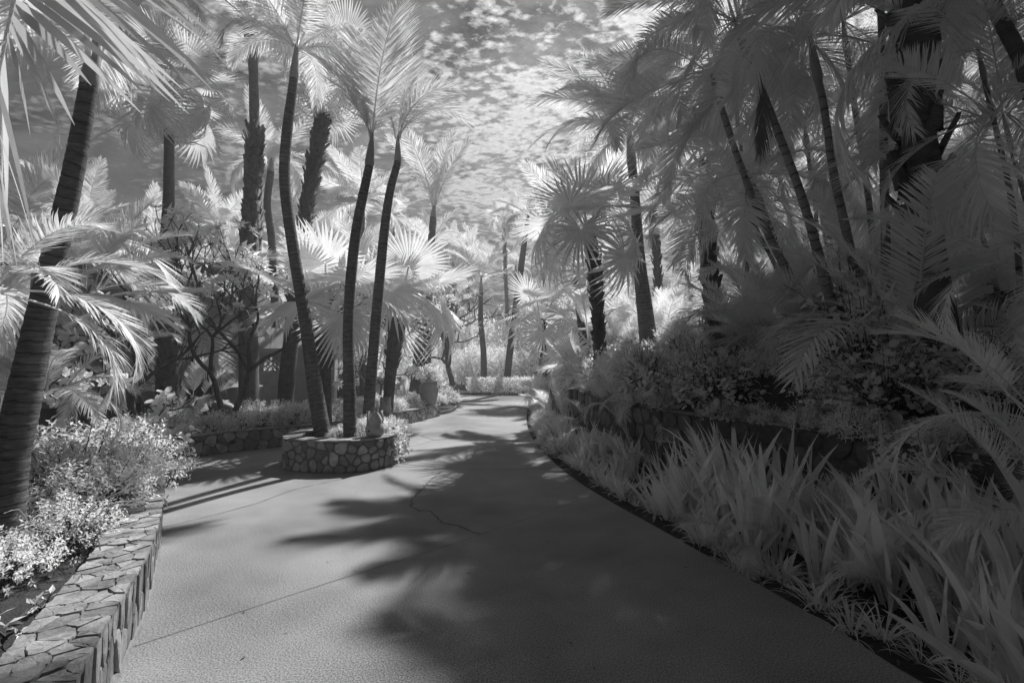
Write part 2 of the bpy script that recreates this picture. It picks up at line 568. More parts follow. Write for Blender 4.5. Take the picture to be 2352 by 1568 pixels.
def shrub_parts(seed, rx, ry, rz, sprays, per=7, leaf=0.06, asp=0.45, spray=0.14, upb=0.5, shell=0.55, twigs=True, flat=False, round_=False, lump=0.3):
    """a shrub as (leaf mesh, stem mesh): sprays of leaves through an uneven ellipsoid, on real stems"""
    rng = np.random.default_rng(seed)
    lv, st = MB(), MB()
    dirs = rand_dirs(rng, sprays, 0.35)
    dirs[:, 2] = np.abs(dirs[:, 2]) * 1.0 - 0.12
    lum = np.sin(dirs[:, 0] * 5 + seed) * np.cos(dirs[:, 1] * 4.3 + seed * 2) + 0.5 * np.sin(dirs[:, 2] * 9 + dirs[:, 0] * 7)
    rad = (shell + (1 - shell) * rng.random(sprays) ** 0.6) * (1 + lump * lum * 0.55)
    C = dirs * np.array([rx, ry, rz]) * rad[:, None] + np.array([0, 0, rz * 0.25])
    C[:, 2] = np.maximum(C[:, 2], 0.02)
    ax = unit(dirs + np.array([0, 0, upb]) + rng.normal(0, 0.35, (sprays, 3)))
    t = np.linspace(0.1, 1, per)
    P = (C[:, None] + ax[:, None] * (t * spray)[None, :, None]).reshape(-1, 3)
    A = np.repeat(ax, per, 0)
    ph = np.tile(np.arange(per) * 2.4, sprays) + np.repeat(rng.uniform(0, 6, sprays), per)
    e1 = unit(np.cross(A, np.array([0.31, 0.2, 0.9])))
    e2 = np.cross(A, e1)
    out_ = e1 * np.cos(ph)[:, None] + e2 * np.sin(ph)[:, None]
    Dr = unit(A * 0.55 + out_ * 1.0 + rng.normal(0, 0.22, A.shape))
    Nr = unit(A + np.array([0, 0, 0.6]) + rng.normal(0, 0.3, A.shape))
    add_leaves(lv, P, Dr, Nr, leaf * rng.uniform(0.6, 1.25, len(P)), asp, 0.15, rng, round_)
    if twigs:
        for i in range(0, sprays, max(1, sprays // 46)):
            e = C[i] + ax[i] * spray
            r0 = np.array([rng.normal(0, rx * 0.16), rng.normal(0, ry * 0.16), 0])
            mid = (r0 + e) / 2 + np.array([0, 0, rz * 0.12])
            pth, _ = smooth_path([r0, mid, e], 6)
            tube(st, pth, np.linspace(0.009, 0.003, 6), 4, cap=False)
    return lv, st


def limb_tree(mb, rng, p, dr, length, rad, depth, tips, spread=42, shrink=0.74, wig=0.14, upb=0.15, kids=(2, 3)):
    n = 6
    pts = [np.asarray(p, float)]
    dcur = unit(np.asarray(dr, float))
    for _ in range(n - 1):
        dcur = unit(dcur + rng.normal(0, wig, 3) + np.array([0, 0, upb * 0.3]))
        pts.append(pts[-1] + dcur * length / (n - 1))
    tube(mb, np.array(pts), np.linspace(rad, rad * 0.72, n), 7 if rad > 0.02 else 5, cap=depth == 0)
    if depth == 0:
        tips.append((pts[-1], dcur))
        return
    k = rng.integers(kids[0], kids[1] + 1)
    ph0 = rng.uniform(0, 2 * PI)
    e1 = unit(np.cross(dcur, [0.2, 0.35, 0.9]))
    e2 = np.cross(dcur, e1)
    for i in range(k):
        ph = ph0 + i * 2 * PI / k + rng.normal(0, 0.3)
        an = R(spread * rng.uniform(0.65, 1.25))
        nd = dcur * math.cos(an) + (e1 * math.cos(ph) + e2 * math.sin(ph)) * math.sin(an) + np.array([0, 0, upb])
        limb_tree(mb, rng, pts[-1], nd, length * shrink * rng.uniform(0.8, 1.2), rad * 0.68, depth - 1, tips, spread, shrink, wig, upb, kids)


def blade_mesh(name, seed, n, L, wd, lean=(4, 22), arch=0.25, mat_=None, base=0.08, twist=0.25, rag=0.25):
    """a clump of lance-shaped blades, each folded along its midrib"""
    rng = np.random.default_rng(seed)
    mb = MB()
    m = 8
    q = np.linspace(0, 1, m)
    prof = np.interp(q, [0, 0.12, 0.45, 0.72, 0.9, 1], [0.62, 0.66, 1.0, 0.82, 0.36, 0.02])
    for i in range(n):
        az = rng.uniform(0, 2 * PI)
        ln = R(rng.uniform(*lean))
        l_ = L * (1 - rag * rng.random())
        w_ = wd * rng.uniform(0.7, 1.15)
        ho = np.array([math.cos(az), math.sin(az), 0])
        cen = np.zeros((m, 3))
        a = ln + arch * rng.uniform(0.2, 1.6) * q ** 2
        stp = ho[None] * np.sin(a)[:, None] + np.array([0, 0, 1.0])[None] * np.cos(a)[:, None]
        cen[1:] = np.cumsum((stp[1:] + stp[:-1]) / 2 * l_ / (m - 1), axis=0)
        cen += ho * base * rng.random() + np.array([0, 0, -0.02])
        tw = az + PI / 2 + rng.normal(0, 0.9) + twist * q * rng.normal()
        wx = np.stack([np.cos(tw), np.sin(tw), 0 * tw], 1)
        nn = np.cross(unit(stp), wx)
        w2 = (w_ / 2 * prof)[:, None]
        v = np.stack([cen - wx * w2 + nn * w2 * 0.25, cen, cen + wx * w2 + nn * w2 * 0.25], 1).reshape(-1, 3)
        k = np.arange(m - 1) * 3
        tn = np.clip(rng.normal(0.5, 0.2) + 0.25 * (q - 0.4), 0.05, 1)
        if rng.random() < 0.35:                          # a browned tip
            tn = np.where(q > rng.uniform(0.6, 0.9), 0.0, tn)
        tn = np.stack([tn, tn * 0.72, tn], 1).ravel()    # a darker midrib
        mb.add(v, np.concatenate([np.stack([k, k + 1, k + 4, k + 3], 1), np.stack([k + 1, k + 2, k + 5, k + 4], 1)]), None, None, tn)
    return mb.mesh(name, mat_ or M_SWORD)


# ------------------------------------------------------------------ stock leaves
COCO = [frond_mesh('coconut_frond', 10 + i, 2.3, b, n=84, L=0.58, wd=0.034, vee=v, droop=dr, pet=0.14, rr=0.024, tip=0.3)
        for i, (b, v, dr) in enumerate([(22, 16, 0.04), (38, 14, 0.08), (62, 8, 0.18), (88, 0, 0.32), (118, -6, 0.42)])]
COCO += [frond_mesh('coconut_frond', 18, 2.9, 16, n=100, L=1.05, wd=0.032, a0=56, a1=20, vee=5, droop=0.03, ragged=0.05, pet=0.10, rr=0.022, tip=0.35),
         frond_mesh('coconut_frond', 19, 2.2, 100, n=80, L=0.75, wd=0.032, a0=62, a1=22, vee=4, droop=0.25, pet=0.12, rr=0.022, tip=0.35)]
AREC = [frond_mesh('areca_frond', 30 + i, 1.9, b, n=70, L=0.50, wd=0.021, a0=56, a1=20, vee=v, droop=dr, pet=0.28, rr=0.014, tip=0.4)
        for i, (b, v, dr) in enumerate([(35, 34, 0.05), (60, 28, 0.10), (85, 20, 0.18), (115, 12, 0.28)])]
FINE = [frond_mesh('fine_frond', 40 + i, 1.8, b, n=84, L=0.44, wd=0.014, a0=58, a1=22, vee=v, droop=dr, pet=0.22, rr=0.011, tip=0.4)
        for i, (b, v, dr) in enumerate([(40, 30, 0.08), (70, 22, 0.14), (100, 14, 0.26), (130, 6, 0.36)])]
DATE = [frond_mesh('date_frond', 50 + i, 1.5, b, n=70, L=0.34, wd=0.020, a0=64, a1=30, vee=v, droop=dr, pet=0.10, rr=0.014, tip=0.35)
        for i, (b, v, dr) in enumerate([(50, 20, 0.12), (95, 12, 0.25), (140, 4, 0.35)])]
FAN = [fan_mesh('fan_frond', 70 + i, pet=p, rad=0.82, n=40, spread=s, droop=dr, split=sp, tiltd=t, cone=c, pbend=b)
       for i, (p, s, dr, sp, t, c, b) in enumerate([(0.9, 118, 0.05, 0.60, 4, 0.16, 6), (1.0, 132, 0.14, 0.56, 16, 0.10, 14), (1.0, 140, 0.30, 0.50, 34, 0.04, 26), (0.9, 140, 0.55, 0.46, 55, 0.0, 40)])]
SPIKY = [fan_mesh('spiky_fan_frond', 80 + i, pet=p, rad=0.85, n=30, spread=150, droop=dr, split=0.36, tiltd=t, cone=0.05, pbend=b)
         for i, (p, dr, t, b) in enumerate([(0.8, 0.05, 6, 6), (0.9, 0.15, 24, 16), (0.9, 0.35, 50, 30)])]


def place(name, me, root, pos, az, elev, roll=0.0, sc=1.0):
    """a leaf rooted at a world point: az counter-clockwise from the right, elev above level (degrees)"""
    o = bpy.data.objects.new(name, me)
    COL.objects.link(o)
    o.parent = root
    mtx = Matrix.Rotation(R(az), 4, 'Z') @ Matrix.Rotation(-R(elev), 4, 'Y') @ Matrix.Rotation(R(roll), 4, 'X')
    o.matrix_local = Matrix.Translation(Vector(pos) - root.location) @ mtx @ Matrix.Diagonal((sc, sc, sc, 1))
    return o


def crown(root, rng, top, stock, n, hi, lo, sc, az0=0, name='frond', spread=0.04, axis=None, keep=None):
    top = Vector(top)
    for i in range(n):
        t = (i + 0.5) / n
        el = hi + (lo - hi) * t ** 0.85 + rng.normal(0, 5)
        az = az0 + i * 137.5 + rng.normal(0, 9)
        if keep and not keep(az % 360, el):
            continue
        ns = min(5, len(stock))
        k = min(ns - 1, max(0, int(t * ns + rng.normal(0, 0.35))))
        off = Vector((math.cos(R(az)) * spread, math.sin(R(az)) * spread, -0.25 * spread * i / n))
        place(name, stock[k], root, top + off, az, el, rng.normal(0, 14), sc * rng.uniform(0.85, 1.12))


def ringed(mb, path, rads, ring=0.085, amp=0.05, sides=14, rng=None):
    L = sum((Vector(a) - Vector(b)).length for a, b in zip(path, path[1:]))
    n = int(min(300, max(24, L / ring * 3)))
    p, L = smooth_path(path, n)
    s = np.linspace(0, L, n)
    r = np.interp(np.linspace(0, 1, n), np.linspace(0, 1, len(rads)), rads)
    wv = np.cumsum(np.abs(1 + 0.55 * (rng or np.random.default_rng(0)).normal(0, 1, n)))
    ph = (wv / wv[-1] * s[-1] / ring) % 1.0
    r = r * (1 + 0.22 * np.exp(-s / 0.35))
    r = r * (1 + amp * (0.5 - ph))
    if rng is not None:
        r = r * (1 + rng.normal(0, 0.008, n))
    tube(mb, p, r, sides)
    return p


def booted(mb, path, rads, rng, dens=46, size=0.13, sides=12, f0=0.0, f1=1.0, out=0.55):
    p, L = smooth_path(path, 60)
    r = np.interp(np.linspace(0, 1, 60), np.linspace(0, 1, len(rads)), rads)
    tube(mb, p, r * (1 + rng.normal(0, 0.02, 60)), sides)
    T, A, B = frames(p, (0.03, 1, 0.02))
    n = int(L * (f1 - f0) * dens)
    for i in range(n):
        u = f0 + (f1 - f0) * (i + rng.random() * 0.6) / n
        k = min(58, int(u * 59))
        a = i * 2.4 + rng.normal(0, 0.2)
        nr = A[k] * math.cos(a) + B[k] * math.sin(a)
        tg = np.cross(T[k], nr)
        sz = size * rng.uniform(0.6, 1.4)
        ou = out * rng.uniform(0.5, 1.5)
        b0 = p[k] + nr * r[k] * 0.9
        w0, w1 = sz * 0.42, sz * 0.22
        e = b0 + T[k] * sz + nr * sz * ou
        th = nr * sz * 0.16
        v = [b0 - tg * w0, b0 + tg * w0, b0 + tg * w0 + th, b0 - tg * w0 + th, e - tg * w1, e + tg * w1, e + tg * w1 + th * 0.7, e - tg * w1 + th * 0.7]
        mb.add(v, [(0, 1, 5, 4), (3, 7, 6, 2), (0, 4, 7, 3), (1, 2, 6, 5), (4, 5, 6, 7)], None, None, float(rng.random()))


def palm(name, label, path, rads, bark, stock, n, hi, lo, sc, seed, az0=0, shaft=None, kind='ring', group=None, cat='palm tree', fname='frond', extra=(), keep=None, ring=0.085, boots=None, shaft_mat=None, amp=0.05, spread=0.05):
    """root Empty at the foot; parts: trunk, crown_shaft, fronds"""
    rng = np.random.default_rng(seed)
    path = [Vector(x) for x in path]
    md_ = path[len(path) // 2]
    rads = [r_ * abs(md_.y) / math.hypot(md_.x, md_.y) for r_ in rads]
    root = thing(name, label, cat, path[0], group)
    loc = [x - path[0] for x in path]
    mb = MB()
    if kind == 'ring':
        p = ringed(mb, loc, rads, ring, amp, rng=rng)
    elif kind == 'cane':
        p = ringed(mb, loc, rads, 0.17, 0.06, 10, rng)
    else:
        booted(mb, loc, rads, rng, **(boots or {}))
    me = mb.mesh('trunk', bark, True)
    obj('trunk', me, root)
    top = path[-1]
    if shaft:
        dv = (path[-1] - path[-2]).normalized()
        if len(shaft) > 2:
            dv = (Vector(shaft[2]) - path[-1]).normalized()
        a = loc[-1]
        sp = [a - dv * 0.04, a + dv * shaft[0] * 0.15, a + dv * shaft[0] * 0.5, a + dv * shaft[0]]
        ms = MB()
        pp, _ = smooth_path(sp, 16)
        tube(ms, pp, np.interp(np.linspace(0, 1, 16), [0, 0.15, 0.5, 1], [rads[-1] * 0.9, rads[-1] * shaft[1], rads[-1] * shaft[1] * 0.75, rads[-1] * 0.35]), 12)
        obj('crown_shaft', ms.mesh('crown_shaft', shaft_mat or M_SHAFT, True), root)
        top = path[-1] + dv * shaft[0] * 0.9
    crown(root, rng, top, stock, n, hi, lo, sc, az0, fname, spread, keep=keep)
    for (k, az, el, roll, s_) in extra:
        place(fname, (COCO if stock[0] in COCO else stock)[k], root, top, az, el, roll, s_)
    return root


# ------------------------------------------------------------------ masonry: real stones set in mortar
def clip(poly, nx, ny, c):
    o = []
    for i in range(len(poly)):
        a, b = poly[i], poly[(i + 1) % len(poly)]
        da, db = a[0] * nx + a[1] * ny - c, b[0] * nx + b[1] * ny - c
        if da <= 0:
            o.append(a)
        if da * db < 0:
            t = da / (da - db)
            o.append((a[0] + (b[0] - a[0]) * t, a[1] + (b[1] - a[1]) * t))
    return o


def stones(rng, L, H, cell, asp=1.0, jit=0.75):
    """irregular stone outlines that fill an L x H rectangle (Voronoi cells)"""
    cx_, cy_ = cell, cell * asp
    nx, ny = max(1, round(L / cx_)), max(1, round(H / cy_))
    sx, sy = L / nx, H / ny
    site = {}
    for i in range(nx):
        for j in range(ny):
            site[i, j] = ((i + 0.5 + (0.25 if j % 2 else -0.25) + jit * (rng.random() - 0.5)) * sx, (j + 0.5 + jit * (rng.random() - 0.5)) * sy)
    res = []
    for (i, j), (x, y) in site.items():
        poly = [(max(0, x - 3 * sx), 0), (min(L, x + 3 * sx), 0), (min(L, x + 3 * sx), H), (max(0, x - 3 * sx), H)]
        for a in range(-3, 4):
            for b in range(-3, 4):
                o = site.get((i + a, j + b))
                if (a or b) and o:
                    dx, dy = o[0] - x, o[1] - y
                    poly = clip(poly, dx, dy, (o[0] ** 2 + o[1] ** 2 - x * x - y * y) / 2)
                    if len(poly) < 3:
                        break
            if len(poly) < 3:
                break
        if len(poly) >= 3:
            res.append(poly)
    return res


def set_stones(mb, polys, mapping, rng, gap=0.018, depth=(0.012, 0.035), rnd=2, puff=0.15, tilt=0.22, cham=0.93):
    for poly in polys:
        p = np.array(poly)
        c = p.mean(0)
        r = np.linalg.norm(p - c, axis=1).mean()
        if r < gap * 1.3:
            continue
        if rnd == 0:                                    # broken, angular edges
            q = np.roll(p, -1, 0)
            e_ = np.linalg.norm(q - p, axis=1)[:, None]
            p = np.stack([p * 0.92 + q * 0.08, p * 0.67 + q * 0.33 + rng.normal(0, 0.035, p.shape) * e_, p * 0.33 + q * 0.67 + rng.normal(0, 0.035, p.shape) * e_, p * 0.08 + q * 0.92], 1).reshape(-1, 2)
        for _ in range(rnd):                            # round the corners
            q = np.roll(p, -1, 0)
            p = np.stack([p * 0.75 + q * 0.25, p * 0.25 + q * 0.75], 1).reshape(-1, 2)
        keep = [0]
        for k in range(1, len(p)):
            if np.linalg.norm(p[k] - p[keep[-1]]) > 0.008:
                keep.append(k)
        p = p[keep]
        p = c + (p - c) * max(0.3, 1 - gap / r)
        n = len(p)
        if n < 4:
            continue
        p = p + rng.normal(0, r * 0.02, p.shape)
        dp = rng.uniform(*depth)
        tl = rng.normal(0, tilt, 2)
        inn, inn2 = c + (p - c) * cham, c + (p - c) * 0.55
        def hgt(pp):
            return np.clip(dp * (1 + (pp - c) @ tl / r * 0.6), 0.004, None)
        V = np.vstack([mapping(p, np.full(n, -0.004)), mapping(p, hgt(p) * 0.55), mapping(inn, hgt(inn)), mapping(inn2, hgt(inn2) * (1 + 0.8 * puff) + rng.normal(0, 0.0015, n)), mapping(c[None], np.array([dp * (1 + puff)]))])
        a = np.arange(n)
        b = (a + 1) % n
        Q = np.concatenate([np.stack([a + k * n, b + k * n, b + (k + 1) * n, a + (k + 1) * n], 1) for k in range(3)])
        mb.add(V, Q, np.stack([a + 3 * n, b + 3 * n, np.full(n, 4 * n)], 1), None, float(rng.random()))


class Path:
    def __init__(self, pts, closed=False):
        p = [tuple(x)[:2] for x in pts]
        if closed:
            e = np.array(p[-2:] + p + p[:3])
            o = []
            for i in range(1, len(p) + 1):
                a, b, c, d_ = e[i:i + 4]
                for t in np.linspace(0, 1, 16, endpoint=False):
                    o.append(0.5 * (2 * b + (c - a) * t + (2 * a - 5 * b + 4 * c - d_) * t * t + (3 * b - a - 3 * c + d_) * t ** 3))
            o.append(o[0])
            o = np.array(o)
            s = np.concatenate([[0], np.cumsum(np.linalg.norm(np.diff(o, axis=0), axis=1))])
            k = np.linspace(0, s[-1], 121)
            self.p = np.stack([np.interp(k, s, o[:, j]) for j in range(2)], 1)
            self.L = s[-1]
            tn = np.gradient(np.vstack([self.p[-2], self.p, self.p[1]]), axis=0)[1:-1]
        else:
            q, self.L = smooth_path([(x[0], x[1], 0) for x in p], 121)
            self.p = q[:, :2]
            tn = np.gradient(self.p, axis=0)
        tn = unit(tn)
        self.t = tn
        self.n = np.stack([tn[:, 1], -tn[:, 0]], 1)      # right-hand side of the walking direction
        self.s = np.linspace(0, self.L, 121)

    def at(self, s, off=0.0):
        x = np.stack([np.interp(s, self.s, self.p[:, k]) for k in (0, 1)], 1)
        n = unit(np.stack([np.interp(s, self.s, self.n[:, k]) for k in (0, 1)], 1))
        return x + n * np.asarray(off).reshape(-1, 1) if not np.isscalar(off) else x + n * off, n


def stone_wall(name, label, path, H, thick, seed, cell=0.19, asp=1.0, face=1, closed=False, cap=0.24, ends=False, zf=None, gap=0.02, base=-0.05, cap_gap=0.004, stretch=1.0, rnd=2, depth=(0.012, 0.035), smat=None, jit=0.9):
    """path = foot of the visible face, face = +1 if that face looks to the right of the walking direction"""
    rng = np.random.default_rng(seed)
    P = path if isinstance(path, Path) else Path(path, closed)
    root = thing(name, label, 'wall', (float(P.p[0, 0]), float(P.p[0, 1]), 0))
    o = np.array([P.p[0, 0], P.p[0, 1], 0])
    zt = zf or (lambda s: np.full(np.shape(s), H))
    n = len(P.s)
    top = zt(P.s)
    core = MB()
    rows = []
    for off, zz_ in ((0.0, base), (0.0, None), (-thick, None), (-thick, base)):
        x = P.p + P.n * face * off
        rows.append(np.column_stack([x, top - 0.012 if zz_ is None else np.full(n, zz_)]))
    V = np.stack(rows, 1) - o
    k = np.arange(n - 1) * 4
    Q = np.concatenate([np.stack([k + j, k + 4 + j, k + 5 + j, k + 1 + j], 1) for j in range(3)])
    ce = [] if closed else [(0, 1, 2, 3), (n * 4 - 4, n * 4 - 1, n * 4 - 2, n * 4 - 3)]
    core.add(V.reshape(-1, 3), np.concatenate([Q, np.array(ce, int).reshape(-1, 4)]))
    obj('mortar_core', core.mesh('mortar_core', M_MORTAR), root)
    fs = MB()
    def on_face(p, h):
        x, nn = P.at(p[:, 0], 0.0)
        x = x + nn * face * h[:, None]
        return np.column_stack([x, p[:, 1] * zt(p[:, 0]) / H]) - o
    set_stones(fs, [[(a_ / stretch, b_) for a_, b_ in q_] for q_ in stones(rng, P.L * stretch, H - 0.012, cell, asp, jit)], on_face, rng, gap=gap, rnd=rnd, depth=depth)
    if ends:
        for e, sg in ((0, -1), (n - 1, 1)):
            def on_end(p, h, e=e, sg=sg):
                b = P.p[e] - P.n[e] * face * p[:, :1] + P.t[e] * sg * h[:, None]
                return np.column_stack([b, p[:, 1]]) - o
            set_stones(fs, stones(rng, thick, H - 0.012, cell, asp), on_end, rng, gap=gap)
    obj('facing_stones', fs.mesh('facing_stones', smat or M_STONE), root)
    if cap:
        cs = MB()
        def on_top(p, h):
            x, nn = P.at(p[:, 0], 0.0)
            x = x - nn * face * (p[:, 1:] - 0.03)
            return np.column_stack([x, zt(p[:, 0]) - 0.012 + h]) - o
        set_stones(cs, stones(rng, P.L, thick + 0.05, cap, 0.62, 1.1), on_top, rng, gap=cap_gap, depth=(0.012, 0.026), rnd=0, puff=0.0, tilt=0.05, cham=0.975)
        obj('coping_stones', cs.mesh('coping_stones', M_COPING), root)
    return root

# ------------------------------------------------------------------ the ground, the drive, beds and the hillside
def slab(name, pts, z, mat_, thick=0.1, zs=None):
    bm = bmesh.new()
    vs = [bm.verts.new((p[0], p[1], z if zs is None else zs[i])) for i, p in enumerate(pts)]
    f = bm.faces.new(vs)
    if f.normal.z < 0:
        f.normal_flip()
    bmesh.ops.recalc_face_normals(bm, faces=bm.faces[:])
    ex = bmesh.ops.extrude_face_region(bm, geom=[f])
    for v in ex['geom']:
        if isinstance(v, bmesh.types.BMVert):
            v.co.z -= thick
    bmesh.ops.triangulate(bm, faces=bm.faces[:])
    bmesh.ops.recalc_face_normals(bm, faces=bm.faces[:])
    me = bpy.data.meshes.new(name)
    bm.to_mesh(me)
    bm.free()
    me.materials.append(mat_)
    return struct(name, me)


mb = MB()
mb.add([(-500, -500, -0.06), (500, -500, -0.06), (500, 500, -0.06), (-500, 500, -0.06)], [(0, 1, 2, 3)])
struct('ground', mb.mesh('ground', M_SOIL))

edge_px = [(2120, 1568), (2000, 1490), (1900, 1430), (1750, 1345), (1600, 1262), (1500, 1205), (1400, 1150), (1320, 1100), (1260, 1050), (1225, 1010), (1210, 970), (1212, 935), (1216, 912)]
edge = [G(*p) for p in edge_px]
edge = [(3.6, -3.0), (2.9, 0.0), (2.45, 1.4)] + [(p.x, p.y) for p in edge]
e_s, _ = smooth_path([(x, y, 0) for x, y in edge], 70)
wl_px = [(292, 1488), (330, 1400), (354, 1300), (367, 1215), (367, 1150), (352, 1105)]
wl = [G(*p) for p in wl_px]
wl = [(-0.85, -1.0), (-0.95, 0.4), (-1.2, 1.0), (-1.50, 1.5), (-1.80, 1.98)] + [(p.x, p.y) for p in wl] + [(-6.15, 7.15), (-7.0, 7.25), (-8.2, 7.2)]
PL_LEFT = Path(wl)
wb_px = [(430, 1052), (540, 1037), (650, 1025)]
wb = [(-8.0, 7.35), (-6.9, 7.6)] + [tuple(G(*p))[:2] for p in wb_px] + [(-4.25, 10.6), (-3.75, 11.7)] + [tuple(G(*p))[:2] for p in [(918, 978), (960, 968), (1010, 955)]]
PL_BACK = Path(wb)
curb_px = [(1010, 953), (1039, 946), (1052, 934), (1045, 925), (1029, 921)]
curb = [tuple(G(*p))[:2] for p in curb_px] + [(-5.0, 24.6), (-9.0, 26.5), (-16, 28), (-40, 29)]
PL_CURB = Path(curb)
far_edge = [(-40, 33), (-16, 31.5), (-7, 30.3), (-3.5, 29.6), (1.3, 29.0)]
road_pts = [tuple(p[:2]) for p in e_s] + [(1.3, 29.0), (-3.5, 29.6), (-7, 30.3), (-16, 31.5), (-40, 33)] + [(-40, 29)] + [tuple(p) for p in PL_CURB.p[::-4][1:]] + \
    [tuple(p - n_ * 0.15) for p, n_ in zip(PL_BACK.p[::-4], PL_BACK.n[::-4])][1:] + [(-8.3, 7.28)] + [tuple(p - n_ * 0.15) for p, n_ in zip(PL_LEFT.p[::-4], PL_LEFT.n[::-4])][1:] + [(-1.0, -3)]
slab('road', road_pts, 0.0, M_CONC, 0.10)

# expansion joints and cracks in the concrete
def crack(name, px, wd, jag=0.0, seed=0):
    rng = np.random.default_rng(seed)
    pts = [G(x, y, 0.003) for x, y in px]
    if jag:
        ls = np.concatenate([[0], np.cumsum([(a - b).length for a, b in zip(pts, pts[1:])])])
        kq = np.linspace(0, ls[-1], max(12, int(ls[-1] / 0.06)))
        q = np.stack([np.interp(kq, ls, [p_[c_] for p_ in pts]) for c_ in range(3)], 1)
        q[1:-1, :2] += rng.normal(0, jag, (len(q) - 2, 2))
    else:
        q, L = smooth_path(pts, 24)
    T, B, N = frames(q)
    wv = wd * (1 + rng.normal(0, 0.3 if jag else 0.06, len(q)))[:, None]
    v = np.stack([q - B * wv, q + B * wv], 1).reshape(-1, 3)
    k = np.arange(len(q) - 1) * 2
    m_ = MB()
    m_.add(v, np.stack([k, k + 1, k + 3, k + 2], 1))
    struct(name, m_.mesh(name, M_CRACK))


crop8 = lambda *a: [(0.98 * (780 + .3826 * x), 0.98 * (1000 + .3826 * y)) for x, y in a]
crack('road_joint', [(290, 1489), (764, 1334), (877, 1299)] + crop8((900, 660), (1500, 450), (1600, 415)), 0.0022)
crack('road_crack', [(368, 1211), (472, 1187), (591, 1155), (675, 1123), (783, 1100), (821, 1083)], 0.004, 0.006, 1)
crack('road_crack', crop8((665, 270), (600, 320), (530, 400), (475, 455), (475, 485), (510, 500), (610, 520), (640, 555), (680, 590), (760, 600), (830, 625), (900, 655)), 0.006, 0.016, 2)
crack('road_joint', crop8((375, 218), (660, 250), (1100, 257), (1465, 255)), 0.008)
crack('road_crack', crop8((370, 235), (520, 248), (700, 262)), 0.005, 0.004, 3)
crack('road_joint', crop8((620, 80), (860, 58), (1215, 42)), 0.008)
crack('road_crack', crop8((420, 22), (500, 38), (560, 60), (620, 80)), 0.008, 0.014, 4)
crack('road_crack', crop8((425, 132), (520, 112), (620, 80)), 0.006, 0.008, 5)

# left planting beds
slab('planting_bed', [tuple(p - n_ * 0.22) for p, n_ in zip(PL_LEFT.p[::4], PL_LEFT.n[::4])] + [(-45, 7.0), (-45, -1.5)], 0.27, M_SOIL, 0.4)
slab('planting_bed', [tuple(p - n_ * 0.22) for p, n_ in zip(PL_BACK.p[::4], PL_BACK.n[::4])] + [(-3.4, 17.5), (-6, 21), (-45, 24), (-45, 7.1)], 0.31, M_SOIL, 0.4)
slab('planting_bed', [tuple(p) for p in PL_CURB.p[::3]] + [(-40, 20), (-4, 15.5)], 0.07, M_SOIL, 0.2)
cb = MB()
kk = np.arange(70)
prof = [(0.0, -0.05), (0.0, 0.11), (0.10, 0.11), (0.10, 0.0)]
V = np.stack([np.column_stack([PL_CURB.p[:70] - PL_CURB.n[:70] * a, np.full(70, b)]) for a, b in prof], 1)
k = np.arange(69) * 4
cb.add(V.reshape(-1, 3), np.concatenate([np.stack([k + j, k + 4 + j, k + 5 + j, k + 1 + j], 1) for j in range(3)]))
tag(struct('kerb', cb.mesh('kerb', M_MORTAR)), 'low curved concrete kerb round the bed beyond the urn', 'kerb', kind='structure')

# right retaining wall and the hillside above it
wr = [(4.3, -1.0), (4.1, 0.8), (3.95, 2.4), (3.7, 3.9), (3.2, 5.3), (2.3, 6.6), (1.85, 8.4), (1.6, 11), (1.4, 14.5), (1.42, 17.5)]
PR_WALL = Path(wr)
hp = Path(wr + [(1.9, 20), (2.6, 25), (3.2, 32), (3.5, 60)])
HD = [0.12, 0.5, 1.0, 2.5, 5, 10, 30, 80]
HZ = [-0.02, 0.18, 0.55, 1.15, 1.9, 2.9, 5.0, 7.0]
def wall_top(y):
    return np.interp(y, [0, 5, 8, 17, 20, 26], [0.93, 0.95, 1.08, 1.25, 0.7, 0.25])
rows = []
for dd, hz in zip(HD, HZ):
    x = hp.p + hp.n * dd
    rows.append(np.column_stack([x, wall_top(hp.p[:, 1]) + hz]))
V = np.stack(rows, 1)
rng = np.random.default_rng(5)
V[:, 2:, 2] += rng.normal(0, 0.06, V[:, 2:, 2].shape)
m_ = len(HD)
i, j = np.meshgrid(np.arange(120), np.arange(m_ - 1), indexing='ij')
k = (i * m_ + j).ravel()
mb = MB()
mb.add(V.reshape(-1, 3), np.stack([k, k + 1, k + m_ + 1, k + m_], 1))
struct('hillside', mb.mesh('hillside', M_SOIL, True))
HILL = V.reshape(-1, 3)
def hill_z(x, y):
    d2 = ((HILL[:, :2] - np.array([x, y])) ** 2).sum(1)
    k_ = np.argsort(d2)[:4]
    w_ = 1 / (d2[k_] + 0.01)
    return float((HILL[k_, 2] * w_).sum() / w_.sum())

# ------------------------------------------------------------------ stone walls
stone_wall('stone_wall', 'low curving stone wall with flagstone coping in the near left corner', PL_LEFT, 0.41, 0.27, 1, cell=0.20, asp=0.95, cap=0.12, gap=0.004, rnd=1, depth=(0.003, 0.018), stretch=2.9, jit=0.8)
ft = MB()
V = np.stack([np.column_stack([PL_LEFT.p + PL_LEFT.n * a, np.full(121, b)]) for a, b in ((0.0, 0.03), (0.02, 0.018), (0.032, -0.01))], 1)
k = np.arange(120) * 3
ft.add(V.reshape(-1, 3), np.concatenate([np.stack([k + j, k + 3 + j, k + 4 + j, k + 1 + j], 1) for j in range(2)]))
wl_root = bpy.data.objects['stone_wall']
o = obj('mortar_footing', ft.mesh('mortar_footing', M_FOOT), wl_root)
o.location = -wl_root.location
back = stone_wall('stone_wall', 'long low rubble wall curving behind the island planter with ground cover above', PL_BACK, 0.40, 0.26, 2, cell=0.19, asp=0.95, cap=0.25, ends=True, rnd=1, jit=1.05, gap=0.015)
